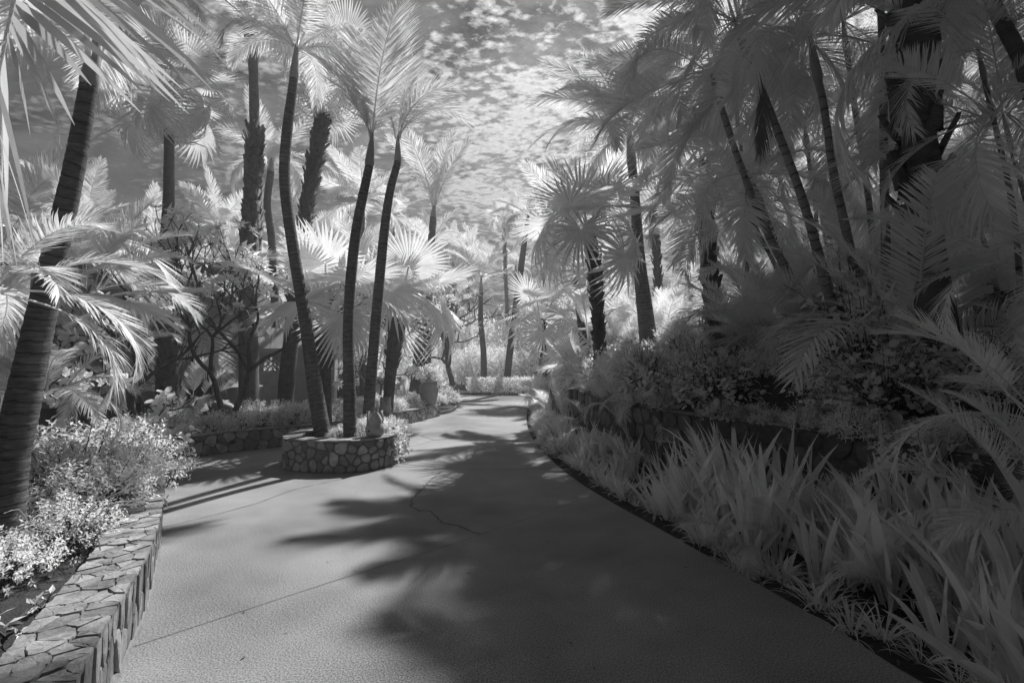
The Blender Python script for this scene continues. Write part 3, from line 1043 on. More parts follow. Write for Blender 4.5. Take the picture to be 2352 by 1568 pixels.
retain = stone_wall('retaining_wall', 'shaded tall retaining wall of squared stone on the right below the palms', PR_WALL, 1.0, 0.30, 3, cell=0.27, asp=0.95, face=-1, cap=0.42, rnd=1, smat=M_SHADESTONE, jit=0.6,
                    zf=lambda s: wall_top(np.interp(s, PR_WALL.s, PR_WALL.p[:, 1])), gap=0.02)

# the island planter in the drive
isl = [(-3.72, 7.52), (-3.30, 7.27), (-2.75, 7.18), (-2.28, 7.36), (-2.03, 7.78), (-2.06, 8.35), (-2.38, 9.1), (-2.85, 9.75), (-3.35, 9.7), (-3.72, 9.1), (-3.90, 8.3)]
P_ISL = Path(isl, True)
area = 0.5 * float((P_ISL.p[:-1, 0] * P_ISL.p[1:, 1] - P_ISL.p[1:, 0] * P_ISL.p[:-1, 1]).sum())
fc = 1 if area > 0 else -1
island = stone_wall('island_planter', 'rounded rubble stone planter standing in the drive with three palms in it', P_ISL, 0.50, 0.24, 4, cell=0.135, asp=1.1, face=fc, closed=True, cap=0.22, rnd=1, jit=1.1, gap=0.016)
sm = [tuple(p - n_ * fc * 0.2) for p, n_ in zip(P_ISL.p[:-1:3], P_ISL.n[:-1:3])]
io = island.location
bm = bmesh.new()
bm.faces.new([bm.verts.new((x - io.x, y - io.y, 0.40)) for x, y in sm])
bmesh.ops.triangulate(bm, faces=bm.faces[:])
me = bpy.data.meshes.new('soil_bed')
bm.to_mesh(me)
bm.free()
me.materials.append(M_SOIL)
obj('soil_bed', me, island)
def drain(pos, nrm, parent, r=0.045):
    m2 = MB()
    nrm = Vector(nrm).normalized()
    p = Vector(pos) - parent.location
    for rr, a in ((r, 0.05), (r * 0.8, 0.02)):
        tube(m2, [p - nrm * 0.05, p + nrm * a], [rr, rr], 14)
    obj('drain_pipe', m2.mesh('drain_pipe', M_DARK, True), parent)
drain(D(695, 1035, 7.40), (-0.35, -0.94, 0), island)
drain(D(535, 1014, 8.92), (0.25, -0.97, 0), back)

# ------------------------------------------------------------------ carved stone buds, urn, box planter
def bud(label, pos, sc, az):
    root = thing('carved_stone_bud', label, 'garden ornament', pos)
    root.rotation_euler = (0, 0, az)
    m2 = MB()
    pr_ = [(0.0, 0.0), (0.085, 0.0), (0.10, 0.012), (0.135, 0.05), (0.150, 0.10), (0.148, 0.15), (0.132, 0.20), (0.112, 0.24), (0.10, 0.27), (0.06, 0.30), (0.0, 0.31)]
    lathe(m2, np.array(pr_) * sc, 48, ridge=0.05, nr=16)
    obj('body', m2.mesh('body', M_PALE, True), root)
    for i, a in enumerate((20, 145, 265)):
        pm = MB()
        L, q = 0.24 * sc, np.linspace(0, 1, 9)
        wd = np.interp(q, [0, .4, .75, 1], [0.085, 0.105, 0.06, 0.004]) * sc
        ca, sa = math.cos(R(a)), math.sin(R(a))
        rows = []
        for t, w_ in zip(q, wd):
            rad = (0.125 - 0.05 * t * (1 - t) + 0.02 * t) * sc
            z = 0.20 * sc + L * t * 0.95
            for s_, b_ in ((-1, .0), (-.5, .012), (0, .02), (.5, .012), (1, .0)):
                rad2 = rad * (1 - 0.22 * abs(s_) ** 2) + b_ * sc
                rows.append((ca * rad2 - sa * w_ * s_, sa * rad2 + ca * w_ * s_, z))
        v = np.array(rows)
        inner = v * np.array([0.84, 0.84, 1]) - np.array([0, 0, 0.006 * sc])
        Q = []
        for r_ in range(8):
            for c_ in range(4):
                b_ = r_ * 5 + c_
                Q.append((b_, b_ + 1, b_ + 6, b_ + 5))
        n_ = len(v)
        Q2 = [(n_ + a_, n_ + d_, n_ + c_, n_ + b_) for a_, b_, c_, d_ in Q]
        ed = [(r_ * 5, r_ * 5 + 5, n_ + r_ * 5 + 5, n_ + r_ * 5) for r_ in range(8)] + [(r_ * 5 + 4, n_ + r_ * 5 + 4, n_ + r_ * 5 + 9, r_ * 5 + 9) for r_ in range(8)]
        pm.add(np.vstack([v, inner]), Q + Q2 + ed)
        obj('petal', pm.mesh('petal', M_PALE, True), root)
    return root
hb = MB()
b1 = bud('carved stone bud with pointed petals sitting on the front rim of the island planter', D(861, 1003, 7.62), 1.0, R(150))
b1.location.z = 0.50
tube(hb, [(-0.05, -0.128, 0.115), (-0.055, -0.152, 0.115)], [0.016, 0.016], 10)
ho = obj('eye_hole', hb.mesh('eye_hole', M_DARK), b1)
ho.rotation_euler = (0, 0, -R(150))
b2 = bud('carved stone bud half hidden on the wall end behind the island planter', (-3.52, 12.75, 0.395), 1.1, R(80))

def urn():
    p = D(985, 925, 15.6)
    root = thing('garden_urn', 'tall plain clay urn on the wall end with a leafy shrub growing in it', 'urn', (p.x, p.y, 0.36))
    m2 = MB()
    pr_ = [(0.0, 0), (0.20, 0.0), (0.215, 0.02), (0.25, 0.18), (0.30, 0.38), (0.335, 0.55), (0.335, 0.66), (0.30, 0.76), (0.27, 0.80), (0.275, 0.83), (0.33, 0.855), (0.335, 0.875), (0.30, 0.885), (0.25, 0.86), (0.0, 0.84)]
    lathe(m2, pr_, 40)
    obj('body', m2.mesh('body', M_CLAY, True), root)
    lv, st = shrub_parts(301, 0.44, 0.44, 0.42, 130, 7, 0.075, 0.5, 0.15, 0.5, 0.5)
    pl_ = thing('potted_shrub', 'bright small leaved shrub growing out of the clay urn', 'shrub', (p.x, p.y, 1.2))
    obj('foliage', lv.mesh('foliage', M_LEAF), pl_)
    obj('stems', st.mesh('stems', M_LTWIG), pl_)
    return root
urn()

def box_planter():
    p0, p1 = D(838, 925, 18.0), D(918, 925, 18.0)
    root = thing('box_planter', 'pale box planter with a projecting rim behind the slim palms', 'planter', ((p0.x + p1.x) / 2, 18.3, 0.31))
    h = (p1.x - p0.x) / 2
    m2 = MB()
    box(m2, (-h, -0.3, 0), (h, 0.5, 0.92))
    obj('body', m2.mesh('body', M_STUCCO), root)
    m2 = MB()
    box(m2, (-h - 0.07, -0.37, 0.922), (h + 0.07, 0.57, 1.04))
    obj('rim', m2.mesh('rim', M_STUCCO), root)
box_planter()
stone_wall('stone_pier', 'short rubble stone pier beside the pale box planter', [(D(822, 900, 18).x - 0.3, 18.0), (D(842, 900, 18).x - 0.15, 18.0)], 1.0, 0.35, 8, cell=0.14, cap=0.2, face=1)

# ------------------------------------------------------------------ the villa behind the left bed
def wall_holes(mb, x0, x1, z0, z1, y, th, holes):
    """a wall along x with round-headed or square openings (x0,x1,z0,z1,arch)"""
    xs = [x0]
    for hx0, hx1, hz0, hz1, ar in sorted(holes):
        box(mb, (xs[-1], y, z0), (hx0, y + th, z1))
        if hz0 > z0:
            box(mb, (hx0, y, z0), (hx1, y + th, hz0))
        if ar:
            n, r, cx_ = 12, (hx1 - hx0) / 2, (hx0 + hx1) / 2
            zc = hz1 - r
            a = np.linspace(PI, 0, n + 1)
            px_, pz = cx_ + r * np.cos(a), zc + r * np.sin(a)
            for i_ in range(n):
                v = [(px_[i_], y, pz[i_]), (px_[i_ + 1], y, pz[i_ + 1]), (px_[i_ + 1], y, z1), (px_[i_], y, z1)]
                v += [(a_, y + th, c_) for a_, b_, c_ in v]
                mb.add(v, [(0, 1, 2, 3), (7, 6, 5, 4), (0, 4, 5, 1), (2, 6, 7, 3)])
        else:
            box(mb, (hx0, y, hz1), (hx1, y + th, z1))
        xs.append(hx1)
    box(mb, (xs[-1], y, z0), (x1, y + th, z1))


def villa():
    Y = 15.5
    root = thing('garden_villa', 'shaded pale stucco villa with arched openings behind the bare branched tree', 'house', (-10, Y, 0.3))
    rl = root.location
    X = lambda px, Yy=Y: D(px, 800, Yy).x - rl.x
    Z = lambda py, Yy=Y: D(1176, py, Yy).z - rl.z
    m2 = MB()
    wall_holes(m2, X(60), X(560), -0.05, Z(610), 0, 0.3, [(X(432), X(492), -0.04, Z(800), False), (X(250), X(330), -0.04, Z(830), True), (X(495), X(540), Z(720), Z(660), True)])
    obj('wall', m2.mesh('wall', M_STUCCO), root)
    m2 = MB()
    yw = -1.0
    wall_holes(m2, X(545, 14.5), X(770, 14.5), -0.05, Z(812, 14.5), yw, 0.25, [(X(601, 14.5), X(662, 14.5), Z(852, 14.5), Z(797 + 20, 14.5), False)])
    box(m2, (X(545, 14.5), yw + 0.251, -0.05), (X(545, 14.5) + 0.25, -0.002, Z(812, 14.5)))
    obj('wing_wall', m2.mesh('wing_wall', M_STUCCO), root)
    m2 = MB()
    box(m2, (X(545, 14.5) - 0.06, yw - 0.06, Z(812, 14.5) + 0.002), (X(770, 14.5) + 0.06, yw + 0.34, Z(800, 14.5)))
    obj('cornice', m2.mesh('cornice', M_STUCCO), root)
    # lattice of pierced blocks
    m2 = MB()
    x0, x1, z0, z1 = X(601, 14.5), X(662, 14.5), Z(852, 14.5), Z(817, 14.5)
    nx, nz = 5, 3
    sx, sz = (x1 - x0) / nx, (z1 - z0) / nz
    for i_ in range(nx):
        for j_ in range(nz):
            c0, c1 = x0 + (i_ + 0.5) * sx, z0 + (j_ + 0.5) * sz
            a = np.linspace(0, 2 * PI, 9)
            ro, ri = np.array([sx * 0.54, sz * 0.54]), np.array([sx * 0.38, sz * 0.38])
            for k_ in range(8):
                v = [(c0 + r_[0] * math.cos(a[q_]), yw + 0.08, c1 + r_[1] * math.sin(a[q_])) for r_, q_ in ((ri, k_), (ri, k_ + 1), (ro, k_ + 1), (ro, k_))]
                v += [(p_[0], yw + 0.16, p_[2]) for p_ in v]
                m2.add(v, [(0, 1, 2, 3), (7, 6, 5, 4), (0, 4, 5, 1), (2, 6, 7, 3)])
    obj('lattice_window', m2.mesh('lattice_window', M_STUCCO), root)
    m2 = MB()
    box(m2, (X(545, 14.5) + 0.3, yw + 1.6, 0), (X(770, 14.5), yw + 1.65, 2))
    obj('inner_wall', m2.mesh('inner_wall', M_DARK), root)
    # lean-to roof of the wing with a sloping gable edge
    m2 = MB()
    xa, xb, zr = X(552, 14.5), X(775, 14.5), Z(800, 14.5)
    v = [(xa, yw, zr), (xb, yw, zr), (xb, -0.003, zr + 0.75), (xa, -0.003, zr + 0.75)]
    v += [(a_, b_, c_ - 0.06) for a_, b_, c_ in v]
    m2.add(v, [(0, 1, 2, 3), (7, 6, 5, 4), (0, 4, 5, 1), (1, 5, 6, 2), (3, 7, 4, 0)])
    obj('wing_roof', m2.mesh('wing_roof', M_TILE), root)
    m2 = MB()
    v = [(X(60) - 0.4, -0.6, Z(612)), (X(560) + 0.4, -0.6, Z(612)), (X(560) + 0.4, 3.0, Z(560)), (X(60) - 0.4, 3.0, Z(560))]
    v += [(a_, b_, c_ - 0.12) for a_, b_, c_ in v]
    m2.add(v, [(0, 1, 2, 3), (7, 6, 5, 4), (0, 4, 5, 1), (1, 5, 6, 2), (3, 7, 4, 0)])
    obj('roof', m2.mesh('roof', M_TILE), root)
    m2 = MB()
    v = [(X(60), 2.6, -0.05), (X(560), 2.6, -0.05), (X(560), 2.6, Z(615)), (X(60), 2.6, Z(615))]
    m2.add(v, [(0, 1, 2, 3)])
    m2.add([(X(560), 0.31, -0.05), (X(560), 2.6, -0.05), (X(560), 2.6, Z(615)), (X(560), 0.31, Z(615))], [(0, 1, 2, 3)])
    obj('rear_wall', m2.mesh('rear_wall', M_STUCCO), root)
    m2 = MB()
    box(m2, (X(428), 0.10, -0.04), (X(496), 0.16, Z(798)))
    obj('door', m2.mesh('door', M_DARK), root)
villa()

def lantern():
    c = D(462, 806, 15.2)
    root = thing('hanging_lantern', 'dark flared metal lantern in the villa doorway', 'lantern', (c.x, c.y - 0.35, c.z - 0.45))
    m2 = MB()
    lathe(m2, [(0.0, 0.0), (0.05, 0.0), (0.16, 0.25), (0.42, 0.55), (0.43, 0.58), (0.0, 0.60)], 8)
    obj('shade', m2.mesh('shade', M_DARK), root)
    m2 = MB()
    tube(m2, [(0, 0, 0.6), (0, 0, 0.75), (0.0, 0.65, 0.75)], [0.02, 0.02, 0.02], 6)
    obj('bracket', m2.mesh('bracket', M_DARK), root)
lantern()

# ------------------------------------------------------------------ palms on the left and in the island
def pp(pts, Y, Y1=None, sink=0.5):
    Y1 = Y if Y1 is None else Y1
    q = [D(x, y, Y + (Y1 - Y) * i / max(1, len(pts) - 1)) for i, (x, y) in enumerate(pts)]
    d_ = (q[0] - q[1]).normalized()
    if d_.z > -0.7:
        d_ = (d_ + Vector((0, 0, -1))).normalized()
    return [q[0] + d_ * sink] + q


def rr(halves, Y):
    h = [x * Y / F for x in halves]
    return [h[0]] + h


pn = 'coconut_palm'
palm(pn, 'thick dark ringed palm trunk leaning right out of the near left bed', pp([(0, 1265), (22, 1060), (45, 960), (92, 740), (132, 560), (172, 380), (205, 195)], 3.4), rr([53, 48, 43, 37, 32, 28, 25], 3.4),
     M_COCO, COCO, 13, 70, 10, 0.8, 1, az0=20, shaft=(0.40, 1.15), keep=lambda a, e: 115 < a < 250, ring=0.055)
lead = bpy.data.objects['coconut_palm']
hm = MB()
cr = np.array([tuple(D(205, 150, 3.4) - lead.location)])
hv, _ = smooth_path([cr[0]] + [np.array(q) - np.array(lead.location) for q in ((-2.9, 2.9, 4.4), (-2.5, 2.35, 4.45), (-2.2, 1.98, 3.9), (-2.1, 1.83, 3.2), (-2.16, 1.78, 2.3))], 26)
add_frond(hm, hv, np.random.default_rng(71), n=54, L=0.86, wd=0.042, a0=74, a1=34, vee=10, droop=0.14, pet=0.40, tip=0.6, rr=0.026)
obj('frond', hm.mesh('near_frond', M_FROND), lead)

# island palms
palm(pn, 'leftmost slim ringed palm of the island planter, curving left at its foot', pp([(740, 990), (722, 880), (700, 730), (672, 560), (655, 430), (657, 330), (675, 182)], 8.45), rr([19, 15.5, 14.5, 14, 13.5, 13, 11], 8.45),
     M_COCO, COCO, 11, 78, 15, 0.78, 2, az0=70, shaft=(0.7, 1.1, D(684, 80, 8.45)), ring=0.06)
palm(pn, 'middle slim ringed palm of the island planter with one tall upright frond', pp([(804, 998), (803, 900), (800, 760), (806, 640), (820, 520), (848, 382)], 7.95), rr([15, 13, 12.5, 12.5, 12, 10], 7.95),
     M_COCO, COCO[:2], 1, 84, 80, 0.7, 3, az0=150, shaft=(0.6, 1.2, D(856, 300, 7.95)), ring=0.055,
     extra=[(5, 72, 84, 0, 1.05), (5, 130, 74, -5, 1.0), (0, 175, 66, -15, 0.75), (1, 95, 60, 0, 0.7)])
palm(pn, 'rearmost slim ringed palm of the island planter, bowed to the right', pp([(846, 960), (858, 800), (872, 640), (884, 520), (896, 440), (914, 372)], 9.2), rr([13, 12.5, 12, 11.5, 10.5, 8.5], 9.2),
     M_COCO, COCO[:4], 2, 84, 70, 0.7, 4, az0=40, shaft=(0.55, 1.1, D(914, 310, 9.2)), ring=0.06,
     extra=[(6, 15, 66, 20, 0.9), (6, -25, 70, 10, 0.8), (5, 80, 80, 0, 0.8)])

fp = 'fan_palm'
palm(fp, 'tall fan palm with smooth grey trunk and a ruff of old leaf bases on top', pp([(386, 985), (385, 800), (385, 580), (388, 430), (389, 300), (390, 215)], 10.4), rr([26, 25, 24, 15, 13, 13], 10.4),
     M_SMOOTH, FAN, 20, 75, -48, 1.0, 5, az0=10, kind='boot', boots=dict(dens=40, size=0.16, f0=0.0, f1=0.42, out=0.25), spread=0.09)
palm(fp, 'slender fan palm with shaggy middle trunk and bare top, between the lean ringed palms', pp([(573, 960), (571, 800), (571, 660), (578, 560), (585, 290)], 12.4), rr([24, 22, 20, 17, 15], 12.4),
     M_SMOOTH, FAN, 1, 60, 50, 0.1, 6, kind='boot', boots=dict(dens=70, size=0.2, f0=0.52, f1=1.0, out=0.35), keep=lambda a, e: False)
o = bpy.data.objects['fan_palm.001']
top = MB()
booted(top, [D(585, 290, 12.4) - o.location, D(583, 200, 12.4) - o.location, D(580, 78, 12.4) - o.location], [0.13, 0.12, 0.15], np.random.default_rng(61), dens=60, size=0.2, f0=0.82, f1=1.0, out=0.2)
obj('upper_trunk', top.mesh('upper_trunk', M_SMOOTH, True), o)
crown(o, np.random.default_rng(62), D(580, 78, 12.4), COCO[:4], 9, 80, 5, 0.75, 40)
palm(fp, 'dark shaggy fan palm trunk leaning right behind the slim ringed palms', pp([(655, 940), (662, 840), (674, 740), (690, 600), (705, 480), (724, 370), (744, 260), (755, 168)], 12.8), rr([19, 18, 17, 14, 14, 15, 14, 11], 12.8),
     M_BOOT, FAN, 20, 78, -45, 1.15, 7, az0=200, kind='boot', boots=dict(dens=95, size=0.15, f0=0.3, f1=1.0, out=0.5))
palm(pn, 'small feather palm with a thin bent trunk between the two shaggy trunks', pp([(640, 940), (632, 700), (624, 550), (614, 470), (622, 395)], 16), rr([11, 10, 10, 9, 9], 16),
     M_COCO, COCO, 13, 70, -20, 0.95, 8, az0=130, shaft=(0.7, 1.0))
palm(fp, 'broad fan palm with big pale leaves rising right behind the island planter', pp([(748, 945), (746, 850), (743, 770), (742, 735)], 10.6), rr([15, 15, 16, 19], 10.6),
     M_BOOT, FAN, 14, 86, 12, 1.35, 9, az0=95, kind='boot', boots=dict(dens=60, size=0.14, f0=0.55, f1=1.0, out=0.4))
palm(fp, 'short fan palm with fruit clusters beside the tall clay urn', pp([(892, 922), (898, 850), (905, 790), (914, 735)], 13.2), rr([13, 14, 16, 22], 13.2),
     M_BOOT, FAN, 12, 86, 14, 1.6, 10, az0=33, kind='boot', boots=dict(dens=50, size=0.16, f0=0.5, f1=1.0, out=0.5))
o = bpy.data.objects['fan_palm.004']
for px, py in ((888, 735), (950, 742)):
    fm = MB()
    rg = np.random.default_rng(px)
    c = D(px, py, 13.0) - o.location
    for _ in range(70):
        q = np.array(c) + rg.normal(0, 1, 3) * np.array([0.16, 0.13, 0.13])
        lathe(fm, [(0, -0.03), (0.028, -0.01), (0.028, 0.012), (0, 0.03)], 5, q)
    obj('fruit_cluster', fm.mesh('fruit_cluster', M_FRUIT), o)
palm(pn, 'ringed palm behind the urn with stiff upright fronds against the clouds', pp([(974, 872), (978, 760), (985, 640), (990, 565), (995, 500)], 16.5), rr([15, 14, 11, 9, 8], 16.5),
     M_COCO, COCO[:2], 8, 84, 58, 1.15, 11, az0=15, shaft=(0.5, 1.0))
palm(pn, 'pale ringed trunk standing directly behind the urn', pp([(958, 870), (968, 760), (975, 690), (980, 600)], 17.5), rr([14, 13, 12, 11], 17.5),
     M_COCO, COCO, 9, 82, 30, 0.8, 12, az0=77, shaft=(0.6, 1.0))
palm(pn, 'slim palm standing in the clipped hedge at the far end of the drive', pp([(1112, 880), (1110, 800), (1104, 735), (1105, 670)], 30.5), rr([7.5, 6.5, 6, 5], 30.5),
     M_COCO, COCO[:4], 13, 85, 15, 1.45, 13, az0=60, shaft=(1.1, 1.0))
palm(pn, 'palm leaning right out of the clipped hedge at the far end of the drive', pp([(1164, 878), (1172, 800), (1186, 700), (1200, 590), (1210, 520)], 31), rr([8, 8, 7.5, 7, 6], 31),
     M_COCO, COCO, 13, 82, -15, 1.2, 14, az0=20, shaft=(0.9, 1.0))
palm(pn, 'feather palm with a low crown left of the bowed island palm', pp([(835, 900), (833, 700), (830, 560), (832, 500)], 17), rr([9, 8, 8, 7], 17),
     M_COCO, COCO, 12, 80, 0, 1.1, 15, az0=100, shaft=(0.7, 1.0))

# ------------------------------------------------------------------ palms on the right
palm(pn, 'tall ringed coconut palm right of the drive, its big crown against the sky', pp([(1495, 830), (1482, 720), (1468, 600), (1460, 480), (1452, 385)], 11.8), rr([21, 18, 14.5, 12, 11], 11.8),
     M_GREYCOCO, COCO, 16, 80, -25, 1.2, 16, az0=160, shaft=(1.2, 1.15, D(1440, 250, 11.8)), extra=[(2, 178, 42, 0, 1.25), (1, 165, 58, 0, 1.3), (3, 205, 45, 0, 1.1), (3, 185, 20, 0, 1.1), (2, 255, 30, 0, 1.25), (2, 232, 38, 0, 1.2), (2, 282, 34, 0, 1.2), (3, 268, 12, 0, 1.2)], ring=0.085)
palm(fp, 'fan palm with shaggy dark trunk and spiky round leaves right of the drive', pp([(1378, 830), (1374, 740), (1368, 640), (1360, 575), (1352, 535)], 11), rr([11, 11, 12, 12, 10], 11),
     M_SMOOTH, SPIKY, 17, 82, -35, 1.25, 17, az0=45, kind='boot', boots=dict(dens=80, size=0.13, out=0.45), extra=[(0, 235, 25, 0, 1.3), (0, 95, 62, 0, 1.35)])
palm('giant_palm', 'massive dark palm trunk with peeling leaf bases at the right edge', pp([(2165, 800), (2140, 660), (2122, 520), (2112, 330), (2104, 120), (2098, -60), (2090, -330)], 5.2), rr([48, 45, 43, 41, 40, 38, 37], 5.2),
     M_DARKBARK, FAN, 14, 70, -35, 1.3, 18, az0=15, kind='boot', boots=dict(dens=15, size=0.30, f0=0.3, f1=1.0, out=0.4))
cane_tbl = [
    ('areca cane leaning left to the highest crown shaft right of the coconut palm', [(1905, 680), (1850, 480), (1800, 340), (1758, 230), (1722, 140)], 6.6, [16, 14, 13, 12, 12], (0.75, 1.35, D(1685, 45, 6.6))),
    ('pale ringed areca cane with a smooth crown shaft, second of the leaning clump', [(1975, 690), (1950, 560), (1915, 400), (1893, 250), (1880, 190)], 6.4, [14, 14, 13, 12, 12], (0.8, 1.4, D(1856, 60, 6.4))),
    ('thin dark areca cane leaning furthest left in the shaded clump', [(1850, 690), (1790, 590), (1735, 470), (1690, 350), (1655, 240)], 7.4, [14, 12, 11, 10, 10], (0.6, 1.3)),
    ('thin areca cane half hidden behind the pale ringed cane', [(2010, 600), (1990, 420), (1965, 260), (1945, 120)], 7.2, [10, 10, 10, 9], (0.6, 1.3)),
    ('straight upright areca cane beside the massive dark palm trunk', [(2032, 720), (2034, 560), (2030, 380), (2028, 180), (2020, -60)], 6.2, [15, 14, 13, 12, 12], (0.8, 1.3)),
    ('stout ringed areca cane low in the shade with its foot in the ferns', [(1880, 800), (1850, 720), (1815, 640), (1780, 560), (1745, 470)], 8.5, [16, 15, 14, 13, 12], (0.7, 1.3)),
]
for i, (lb, pts, Y, hv, sh) in enumerate(cane_tbl):
    palm('areca_palm', lb, pp(pts, Y), rr([0.8 * h_ for h_ in hv], Y), M_CANE, FINE + AREC[1:2], 15, 68, -25, 1.2, 40 + i, az0=50 * i, shaft=sh, kind='cane', spread=0.03)
palm(fp, 'dark fan palm trunk standing between the coconut palm and the areca clump', pp([(1640, 760), (1632, 640), (1622, 520), (1610, 380)], 10.5), rr([19, 18, 17, 16], 10.5),
     M_BOOT, FAN, 15, 75, -40, 1.15, 47, az0=140, kind='boot', boots=dict(dens=55, size=0.15, out=0.4))
palm(pn, 'dark trunk crossing the top right corner, leaning left', pp([(2420, 420), (2352, 160), (2300, 50), (2250, -60)], 4.6), rr([26, 24, 22, 20], 4.6),
     M_DARKBARK, COCO, 12, 75, -15, 1.1, 48, az0=60, ring=0.08)
palm(pn, 'slim ringed palm behind the spiky fan palm', pp([(1345, 800), (1332, 700), (1322, 620), (1316, 560)], 15), rr([12, 11, 10, 10], 15),
     M_COCO, COCO, 14, 80, -10, 1.15, 49, az0=10, shaft=(0.6, 1.0))
palm(fp, 'small dark stemmed fan palm at the bend in the drive', pp([(1250, 870), (1247, 800), (1243, 735)], 21), rr([7, 7, 8], 21),
     M_BOOT, SPIKY, 17, 80, -45, 1.55, 50, az0=66, kind='boot', boots=dict(dens=40, size=0.16, out=0.5))
palm(fp, 'fan palm with drooping leaves on the wall at the bend in the drive', pp([(1330, 905), (1322, 870), (1318, 852)], 14), rr([10, 10, 10], 14),
     M_BOOT, SPIKY, 13, 85, -15, 0.85, 51, az0=120, kind='boot', boots=dict(dens=40, size=0.12, out=0.5))
# tall palms whose crowns stand above the picture and shade the drive
for i, (gx, gy, z, bx, by) in enumerate([(0.75, 2.55, 12.0, 6.0, 11.0), (2.0, 1.6, 11.5, 7.0, 9.6), (2.4, 3.6, 11.5, 8.0, 11.6), (3.0, 0.6, 11.5, 8.5, 9.4), (1.1, 0.4, 12.0, 6.6, 9.0)]):
    z *= 1.4
    x, y = gx + SUN_DIR.x / SUN_DIR.z * z, gy + SUN_DIR.y / SUN_DIR.z * z
    a, b = Vector((bx, by, hill_z(bx, by) - 0.3)), Vector((x, y, z))
    mid = (a + b) / 2 + Vector((0.25, 0.1, 0))
    palm(pn, 'tall slim palm rising out of the picture above the shaded right bank', [a, (a + mid) / 2 + Vector((0.1, 0, 0)), mid, (mid + b) / 2 + Vector((0.05, 0, 0.1)), b], [0.085, 0.075, 0.07, 0.065, 0.06],
         M_CANE, COCO, 11, 60, -22, 1.3, 60 + i, az0=31 * i, shaft=(0.8, 1.2), kind='cane', group='tall palms above the right bank')

# ------------------------------------------------------------------ arching clumps without a trunk
def clump(name, label, pos, stock, n, hi, lo, sc, seed, group=None, cat='palm', sc_z=0.0, az0=0, keep=None):
    root = thing(name, label, cat, pos, group)
    rng = np.random.default_rng(seed)
    for i in range(n):
        t = (i + 0.5) / n
        az = az0 + i * 137.5 + rng.normal(0, 12)
        el = hi + (lo - hi) * t + rng.normal(0, 5)
        if keep and not keep(az % 360):
            continue
        place('frond', stock[min(len(stock) - 1, 4, int(t * min(5, len(stock))))], root, Vector(pos) + Vector((math.cos(R(az)) * 0.12, math.sin(R(az)) * 0.12, -0.05)), az, el, rng.normal(0, 18), sc * rng.uniform(0.75, 1.15))
    return root


cl = 'areca_clump'
clump(cl, 'sunlit feather palm clump arching right behind the near leaning trunk', D(205, 650, 5.2), AREC, 12, 88, 35, 0.62, 101, az0=10)
clump(cl, 'feather palm clump with curled fronds beside the tall fan palm', D(290, 800, 8.0), AREC, 7, 86, 50, 0.6, 102, az0=60)
clump(cl, 'dense pale feather palm filling the left edge behind the leaning trunk', D(-10, 560, 5.4), AREC, 18, 88, 20, 0.95, 103, az0=30)
clump(cl, 'low feather palm with drooping fronds crossing in front of the leaning trunk', D(-60, 650, 2.9), AREC[2:], 12, 62, -10, 0.60, 104)
clump(cl, 'small feather palm curling out behind the foot of the leaning trunk', D(110, 885, 4.2), DATE, 9, 60, -10, 0.55, 105, az0=20)
clump(cl, 'dim feather palm against the villa wall', D(300, 900, 12), AREC, 12, 80, 15, 0.8, 106)
clump(cl, 'small bright feather palm in front of the villa door', D(440, 930, 12.5), AREC, 11, 75, 5, 0.75, 107)
clump('fan_clump', 'large pale fan leaves spreading right from behind the leaning trunk', D(120, 740, 5.0), FAN, 13, 50, 5, 0.85, 108, az0=0, keep=lambda a: a < 35 or a > 320)
ap = D(938, 885, 19)
ag = obj('agave', blade_mesh('agave', 3, 30, 1.5, 0.13, (6, 62), 0.12, M_FAN), None, (ap.x, ap.y, 0.3))
tag(ag, 'spiky agave rosette between the box planter and the urn', 'agave')

# right hillside
rg = np.random.default_rng(12)
hl = 0
for i in range(44):
    x, y = rg.uniform(2.2, 13), rg.uniform(4.6, 19)
    lim = np.interp(y, [4, 6, 8, 11, 17, 20], [4.6, 3.6, 2.9, 2.5, 2.3, 2.6])
    x = lim + (x - 2.2) * (0.45 + y * 0.035) + (0.7 if y < 9 else 0)
    z = hill_z(x, y)
    sc = rg.uniform(0.8, 1.5) * (0.8 if x - lim < 1.2 else 1.25)
    clump(cl, 'arching feather palm crowded among others on the shaded right hillside', (x, y, z), FINE if i % 3 else DATE, rg.integers(12, 18), 86, 5, sc * (1 if i % 3 else 1.2) * (0.72 if y < 8 else 1.0), 200 + i, group='feather palms crowding the right hillside', az0=rg.uniform(0, 360))
# hero clumps on the right
clump(cl, 'feather palm with fine arching fronds at the wall below the coconut palm', D(1520, 925, 7.4), FINE, 13, 75, 5, 0.55, 131, az0=40)
clump(cl, 'feather palm spilling over the wall by the sword leaves', D(1420, 930, 8.6), FINE, 14, 80, 10, 0.62, 132, az0=80)
clump(cl, 'feather palm at the wall foot with upright fronds among sword leaves', G(1480, 1075), FINE, 10, 82, 45, 0.6, 133, az0=15)
clump(cl, 'small feather palm rising from the sword leaves in front of the wall', G(1760, 1210), DATE, 7, 80, 35, 0.55, 134, az0=75)
clump(cl, 'second small feather palm in the sword leaves, nearer the drive', G(1900, 1290), FINE, 7, 80, 40, 0.42, 135, az0=10)
clump(cl, 'broad feather palm arching in from the right edge above the wall', D(2440, 960, 2.9), AREC, 11, 75, 0, 0.6, 136, az0=130)
clump(cl, 'feather palm hanging down the right edge below the wall top', D(2440, 1180, 2.7), AREC, 9, 75, 15, 0.5, 137, az0=170)
clump(cl, 'feather palm hanging in front of the massive dark trunk', D(2360, 580, 3.9), AREC, 9, 50, -20, 0.66, 138, az0=150)
clump(cl, 'dark feather palm high in the right corner', D(2300, 250, 4.6), AREC, 12, 60, -40, 0.9, 139, az0=130)
